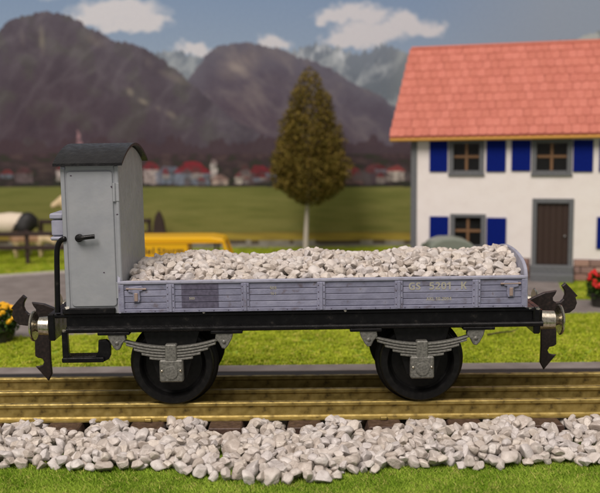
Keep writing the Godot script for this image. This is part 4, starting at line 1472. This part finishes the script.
func quadruped(s: float, head_up: float) -> Array:
	# nose towards +x, feet at y = 0; s scales a body of 40 mm to the withers
	var b := []
	var add := func(ax, ay, az, bx, by, bz, ra, rb): b.append([Vector3(ax, ay, az) * s, Vector3(bx, by, bz) * s, ra * s, rb * s])
	add.call(-20, 28, 0, -6, 27, 0, 8.2, 9.2)
	add.call(-6, 27, 0, 14, 27, 0, 9.2, 8.8)
	add.call(-21, 31, 2.5, -18, 24, 4, 5.4, 5.4)
	add.call(-21, 31, -2.5, -18, 24, -4, 5.4, 5.4)
	add.call(15, 29, 0, 25, 34 + head_up, 0, 6.2, 4.2)
	add.call(25, 35 + head_up, 0, 34, 30 + head_up, 0, 4.2, 2.7)
	for z in [-4.6, 4.6]:
		add.call(-19, 24, z, -17, 15.5, z, 4.6, 2.6)
		add.call(-17, 15.5, z, -20.5, 9.5, z, 2.5, 1.7)
		add.call(-20.5, 9.5, z, -19.6, 1.4, z, 1.6, 1.5)
		add.call(14, 23, z, 14.5, 11, z, 3.8, 1.9)
		add.call(14.5, 11, z, 14.2, 1.4, z, 1.8, 1.5)
		add.call(24.5, 38 + head_up, z * 0.5, 22.8, 39.6 + head_up, z * 1.05, 1.0, 0.6)
	add.call(-28.4, 32, 0, -29.8, 16, 0, 0.9, 0.7)
	return b

func make_animals() -> void:
	var white := rgb8(226, 212, 190).srgb_to_linear()
	var black := rgb8(34, 34, 36).srgb_to_linear()
	var cream := rgb8(222, 198, 158).srgb_to_linear()
	var dun := rgb8(160, 124, 92).srgb_to_linear()
	var c := node("cow", self, Vector3(-234.5, GROUND, -425), 180.0)
	hold(skin(quadruped(0.94, 3.0), 1.3, 2.4, func(p: Vector3):
		var e := -14.0 + (p.y - 30.0) * -0.55
		return black if (p.x < e and p.y > 16.5) or p.x > 19.0 or (p.x > 3.0 and p.x < 9.0 and p.y > 30.0) else white), "body", c)
	tag(c, "white cow with black hindquarters standing behind the brown fence", "cow")
	c = node("cow", self, Vector3(-162.8, GROUND, -425), 180.0)
	hold(skin(quadruped(0.92, 13.0), 1.3, 2.4, func(_p: Vector3): return cream), "body", c)
	tag(c, "cream cow with raised head half hidden behind the grey cab", "cow")
	c = node("calf", self, Vector3(-210.0, GROUND, -412), 0.0)
	hold(skin(quadruped(0.56, -9.0), 1.0, 1.6, func(p: Vector3): return dun if p.y > 13.0 and p.x < 8.0 else cream), "body", c)
	tag(c, "small dun calf with cream legs behind the fence", "calf")

# ------------------------------------------------------------------ fences
func make_fence(label: String, at: Vector3, spots: Array, rails: Array, post_high: float, turn := 0.0) -> void:
	var f := node("wooden_fence", self, at, turn)
	tag(f, label, "fence")
	for r in rails:
		for i in spots.size() - 1:
			one_box("rail", "fence_brown", f, Vector3(spots[i], r - 1.7 + rng.randf_range(-0.2, 0.2), 0.9), Vector3(spots[i + 1] - 0.1, r + 1.7, 2.4), 0.3)
	for x in spots:
		one_box("post", "fence_brown", f, Vector3(x - 1.5, -1.0, -1.2), Vector3(x + 1.5, post_high, 0.85), 0.3)

func make_fences() -> void:
	make_fence("dark brown two-rail fence in front of the cows", Vector3(-202.5, GROUND, -378), [-170.0, -122.0, -74.0, -37.0, 0.0, 37.0, 74.0], [22.5, 12.2], 25.0)
	make_fence("low dark brown fence far behind the cab by the meadow", Vector3(-210.0, GROUND, -444), [0.0, 30.0, 60.0, 88.0], [25.3, 15.4], 27.0)
	var g := node("gate_post", self, Vector3(-114.0, GROUND, -444))
	var st := new_st()
	prism(st, P([-5.0, -0.5, 5.0, -0.5, 5.0, 17.5, 4.0, 24.5, 2.0, 30.5, -0.2, 33.5, -2.6, 30.0, -4.4, 23.5, -5.0, 17.5]), -2.5, 2.5, Transform3D(), 0.6)
	put(st, "post", "fence_brown", g)
	one_box("cap_board", "fence_brown", g, Vector3(-5.6, 15.0, -3.1), Vector3(5.6, 17.0, 3.1), 0.4)
	tag(g, "stout dark gate post with pointed top at the far fence's end", "gate post")

# ------------------------------------------------------------------ vehicles
func wheel_at(parent: Node3D, x: float, y: float, z: float, r: float, s: float) -> void:
	var f := Transform3D(Basis(Vector3(1, 0, 0), Vector3(0, 0, s), Vector3(0, -s, 0)), Vector3(x, y, z))
	var st := new_st()
	lathe(st, [Vector2(0, -3.0), Vector2(r - 0.6, -3.0), Vector2(r, -2.4), Vector2(r, -0.6), Vector2(r - 0.6, 0), Vector2(r * 0.62, 0), Vector2(r * 0.58, -0.6)], 28, f)
	var w := put(st, "wheel", "rubber", parent)
	st = new_st()
	lathe(st, [Vector2(r * 0.6, -0.7), Vector2(r * 0.5, -0.3), Vector2(r * 0.2, -0.1), Vector2(0, 0.1)], 20, f)
	put(st, "hub_cap", "hub_grey", w)

func make_van() -> void:
	# nose towards +x, ground at y = 0
	var v := node("delivery_van", self, Vector3(-86.0, GROUND - 0.1, -290), 0.0)
	tag(v, "yellow delivery van with black lettering parked behind the wagon", "van")
	var hw := 13.0
	var lower := new_st()
	prism(lower, P([-39, 5.5, -34, 5.0, -33, 8, -30, 10.2, -26, 10.2, -23, 8, -22, 5.0, 18, 5.0, 19, 8, 22, 10.2, 26, 10.2, 29, 8, 30, 5.0, 43, 5.2, 44, 8, 43.6, 14.5, 41.6, 17.6, -39.4, 17.6]), -hw, hw, Transform3D(), 0.8)
	put(lower, "lower_body", "van_yellow", v)
	var cargo := new_st()
	prism(cargo, P([-39.4, 17.3, 15.0, 17.3, 15.0, 27.4, -38.2, 27.4]), -hw + 0.3, hw - 0.3, Transform3D(), 0.6)
	put(cargo, "cargo_body", "van_yellow", v)
	var rf := new_st()
	prism(rf, P([-39.0, 26.6, 37.0, 26.6, 38.6, 27.2, 37.0, 28.8, 30.0, 30.0, -32.0, 30.4, -38.4, 29.4]), -hw, hw, Transform3D(), 0.9)
	put(rf, "roof", "van_yellow", v)
	one_box("drip_rail", "van_yellow", v, Vector3(-38.6, 26.2, -hw - 0.3), Vector3(37.6, 27.0, hw + 0.3), 0.25)
	for s in [-1.0, 1.0]:
		var p := new_st()
		prism(p, P([39.6, 17.2, 42.0, 17.2, 38.4, 27.2, 36.2, 27.2]), s * (hw - 1.0) - 0.8, s * (hw - 1.0) + 0.8, Transform3D(), 0.2)
		put(p, "windscreen_pillar", "van_yellow", v)
		var g := new_st()
		prism(g, P([31.6, 17.4, 32.8, 17.4, 32.8, 26.8, 31.6, 26.8]), s * (hw - 1.1) - 0.5, s * (hw - 1.1) + 0.5, Transform3D(), 0.1)
		put(g, "window_post", "rubber", v)
		one_box("side_window", "glass", v, Vector3(15.2, 17.5, s * (hw - 1.0) - 0.12), Vector3(31.5, 26.6, s * (hw - 1.0) + 0.12))
		var lm := new_st()
		lathe(lm, [Vector2(1.9, 0), Vector2(1.7, 0.7), Vector2(0, 1.1)], 16, Transform3D(Basis(Vector3(0, -1, 0), Vector3(1, 0, 0), Vector3(0, 0, 1)), Vector3(43.7, 10.5, s * 9.0)), true)
		put(lm, "headlight", "lamp_glass", v)
		for x in [-28.0, 24.0]:
			wheel_at(v, x, 5.6, s * (hw - 0.6), 5.6, s)
	var ws := new_st()
	var q := [Vector3(41.2, 17.6, hw - 2.0), Vector3(41.2, 17.6, -hw + 2.0), Vector3(37.6, 26.9, -hw + 2.0), Vector3(37.6, 26.9, hw - 2.0)]
	quad(ws, q[0], q[1], q[2], q[3])
	put(ws, "windscreen", "glass", v)
	one_box("bumper", "hub_grey", v, Vector3(43.4, 5.4, -hw), Vector3(45.0, 7.4, hw), 0.4)
	text("lettering", "del Sturm", 2.8, "ink_black", v, Vector3(-1.0, 21.2, hw - 0.25))

func make_car() -> void:
	var c := node("parked_car", self, Vector3(92.0, GROUND - 0.1, -258), 0.0)
	tag(c, "small grey-green round-roofed car parked before the white house", "car")
	var loft := func(st: SurfaceTool, outline: Array, half: float, bulge: float) -> void:
		# outline rounded towards both flanks
		var o := P(outline)
		var mid := Vector2.ZERO
		for p in o:
			mid += p / o.size()
		var rings := []
		for k in 9:
			var t := lerpf(-1.0, 1.0, k / 8.0)
			var sc := 1.0 - bulge * pow(absf(t), 3.0)
			var ring := []
			for p in o:
				ring.append(Vector3(mid.x + (p.x - mid.x) * sc, o[0].y + (p.y - o[0].y) * sc, half * sin(t * PI / 2.0)))
			rings.append(ring)
		var n := o.size()
		st.set_smooth_group(1)
		for k in 8:
			for i in n:
				var j := (i + 1) % n
				out_quad(st, Vector3(mid.x, mid.y, 0), rings[k][i], rings[k][j], rings[k + 1][j], rings[k + 1][i])
		st.set_smooth_group(2)
		for k in [0, 8]:
			var cen := Vector3(mid.x, mid.y, rings[k][0].z)
			for i in n:
				out_tri(st, Vector3(mid.x, mid.y, 0), cen, rings[k][i], rings[k][(i + 1) % n])
	var st := new_st()
	loft.call(st, [-33, 4.0, 33, 4.0, 35, 7, 34, 11, 29, 14.6, 16, 16.6, -16, 17.2, -27, 15.2, -33, 11, -34.5, 7], 13.5, 0.07)
	put(st, "body", "car_green_grey", c)
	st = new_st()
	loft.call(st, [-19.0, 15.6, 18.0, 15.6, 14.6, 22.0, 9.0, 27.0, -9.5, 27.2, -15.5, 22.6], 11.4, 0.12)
	put(st, "cabin_window_block", "painted_window_dark", c)  # solid block, the dark of the windows painted in its colour
	st = new_st()
	loft.call(st, [-16.4, 24.6, 14.6, 24.4, 12.6, 27.0, 8.0, 29.8, 1.0, 31.2, -7.0, 31.0, -13.0, 28.6], 12.2, 0.16)
	put(st, "roof", "car_green_grey", c)
	for s in [-1.0, 1.0]:
		for q in [[17.6, 15.6, 13.2, 26.0], [-0.6, 15.6, -0.6, 26.0], [-18.2, 15.6, -15.0, 26.0]]:
			st = new_st()
			tube(st, [Vector3(q[0], q[1], s * 11.4), Vector3(q[2], q[3], s * 10.4)], 1.0, 8)
			put(st, "roof_pillar", "car_green_grey", c)
		for x in [-21.0, 21.0]:
			wheel_at(c, x, 5.0, s * 13.2, 5.0, s)
		st = new_st()
		lathe(st, [Vector2(1.8, 0), Vector2(1.6, 0.8), Vector2(0, 1.4)], 16, Transform3D(Basis(Vector3(0, -1, 0), Vector3(1, 0, 0), Vector3(0, 0, 1)), Vector3(33.0, 10.5, s * 8.5)), true)
		put(st, "headlight", "lamp_glass", c)
	one_box("bumper", "hub_grey", c, Vector3(34.0, 5.0, -12), Vector3(35.8, 6.8, 12), 0.4)

# ------------------------------------------------------------------ flower tubs
func make_tub(label: String, at: Vector3, petal: String, r: float, high: float) -> void:
	var t := node("flower_tub", self, at)
	tag(t, label, "flower tub")
	var st := new_st()
	lathe(st, [Vector2(0, -0.3), Vector2(r * 0.62, -0.3), Vector2(r * 0.8, high * 0.45), Vector2(r * 0.86, high * 0.45), Vector2(r * 0.86, high * 0.5), Vector2(r * 0.7, high * 0.5), Vector2(0, high * 0.42)], 24)
	put(st, "tub", "tub_dark", t)
	var lf := new_st()
	var tints := []
	for c in [[40, 58, 26], [54, 76, 30], [66, 88, 36]]:
		tints.append(rgb8(c[0], c[1], c[2]).srgb_to_linear())
	var mid := Vector3(0, high * 0.72, 0)
	leaf_cloud(lf, func(p: Vector3): return ((p - mid) / Vector3(r * 1.15, high * 0.62, r * 1.15)).length() < 1.0, 1100, mid - Vector3(r, r, r), mid + Vector3(r, r, r), 1.1, tints)
	put(lf, "foliage", "leaf", t)
	for k in 46:
		var a := rng.randf() * TAU
		var e := asin(rng.randf_range(0.05, 1.0))
		var p := mid + Vector3(cos(a) * cos(e) * r * 1.03, sin(e) * high * 0.62, sin(a) * cos(e) * r * 1.03)
		var f := new_st()
		var b := Basis.from_euler(Vector3(rng.randf() * 1.2, rng.randf() * TAU, rng.randf() * 1.2))
		var s := rng.randf_range(1.0, 1.7)
		lathe(f, [Vector2(0, -0.5 * s), Vector2(0.8 * s, -0.2 * s), Vector2(1.0 * s, 0.3 * s), Vector2(0.5 * s, 0.7 * s), Vector2(0, 0.5 * s)], 7, Transform3D(b, p))
		put(f, "blossom", petal, t)

func _ready() -> void:
	rng.seed = 20240
	setup_view()
	make_materials()
	make_ground()
	make_backdrop()
	make_grass()
	make_house()
	make_track()
	make_wagon()
	make_stones()
	make_ballast()
	make_load()
	make_tree()
	make_fences()
	make_animals()
	make_van()
	make_car()
	var tw := new_st()
	tube(tw, bend([Vector3(86.6, GROUND + 1.0, -117), Vector3(93.0, GROUND + 1.5, -119.5), Vector3(99.0, GROUND + 1.4, -122), Vector3(103.5, GROUND + 1.9, -127)], 4), 0.45, 6, 0.2)
	tag(put(tw, "twig", "fence_brown"), "thin dark twig lying on the lawn behind the wagon's right end", "twig")
	make_tub("dark tub of bright red flowers on the lawn by the house", Vector3(163.0, GROUND, -190), "petal_red", 7.5, 15.0)
	make_tub("dark tub of orange-yellow flowers beside the grey road", Vector3(-139.5, GROUND, -118), "petal_yellow", 8.0, 13.0)
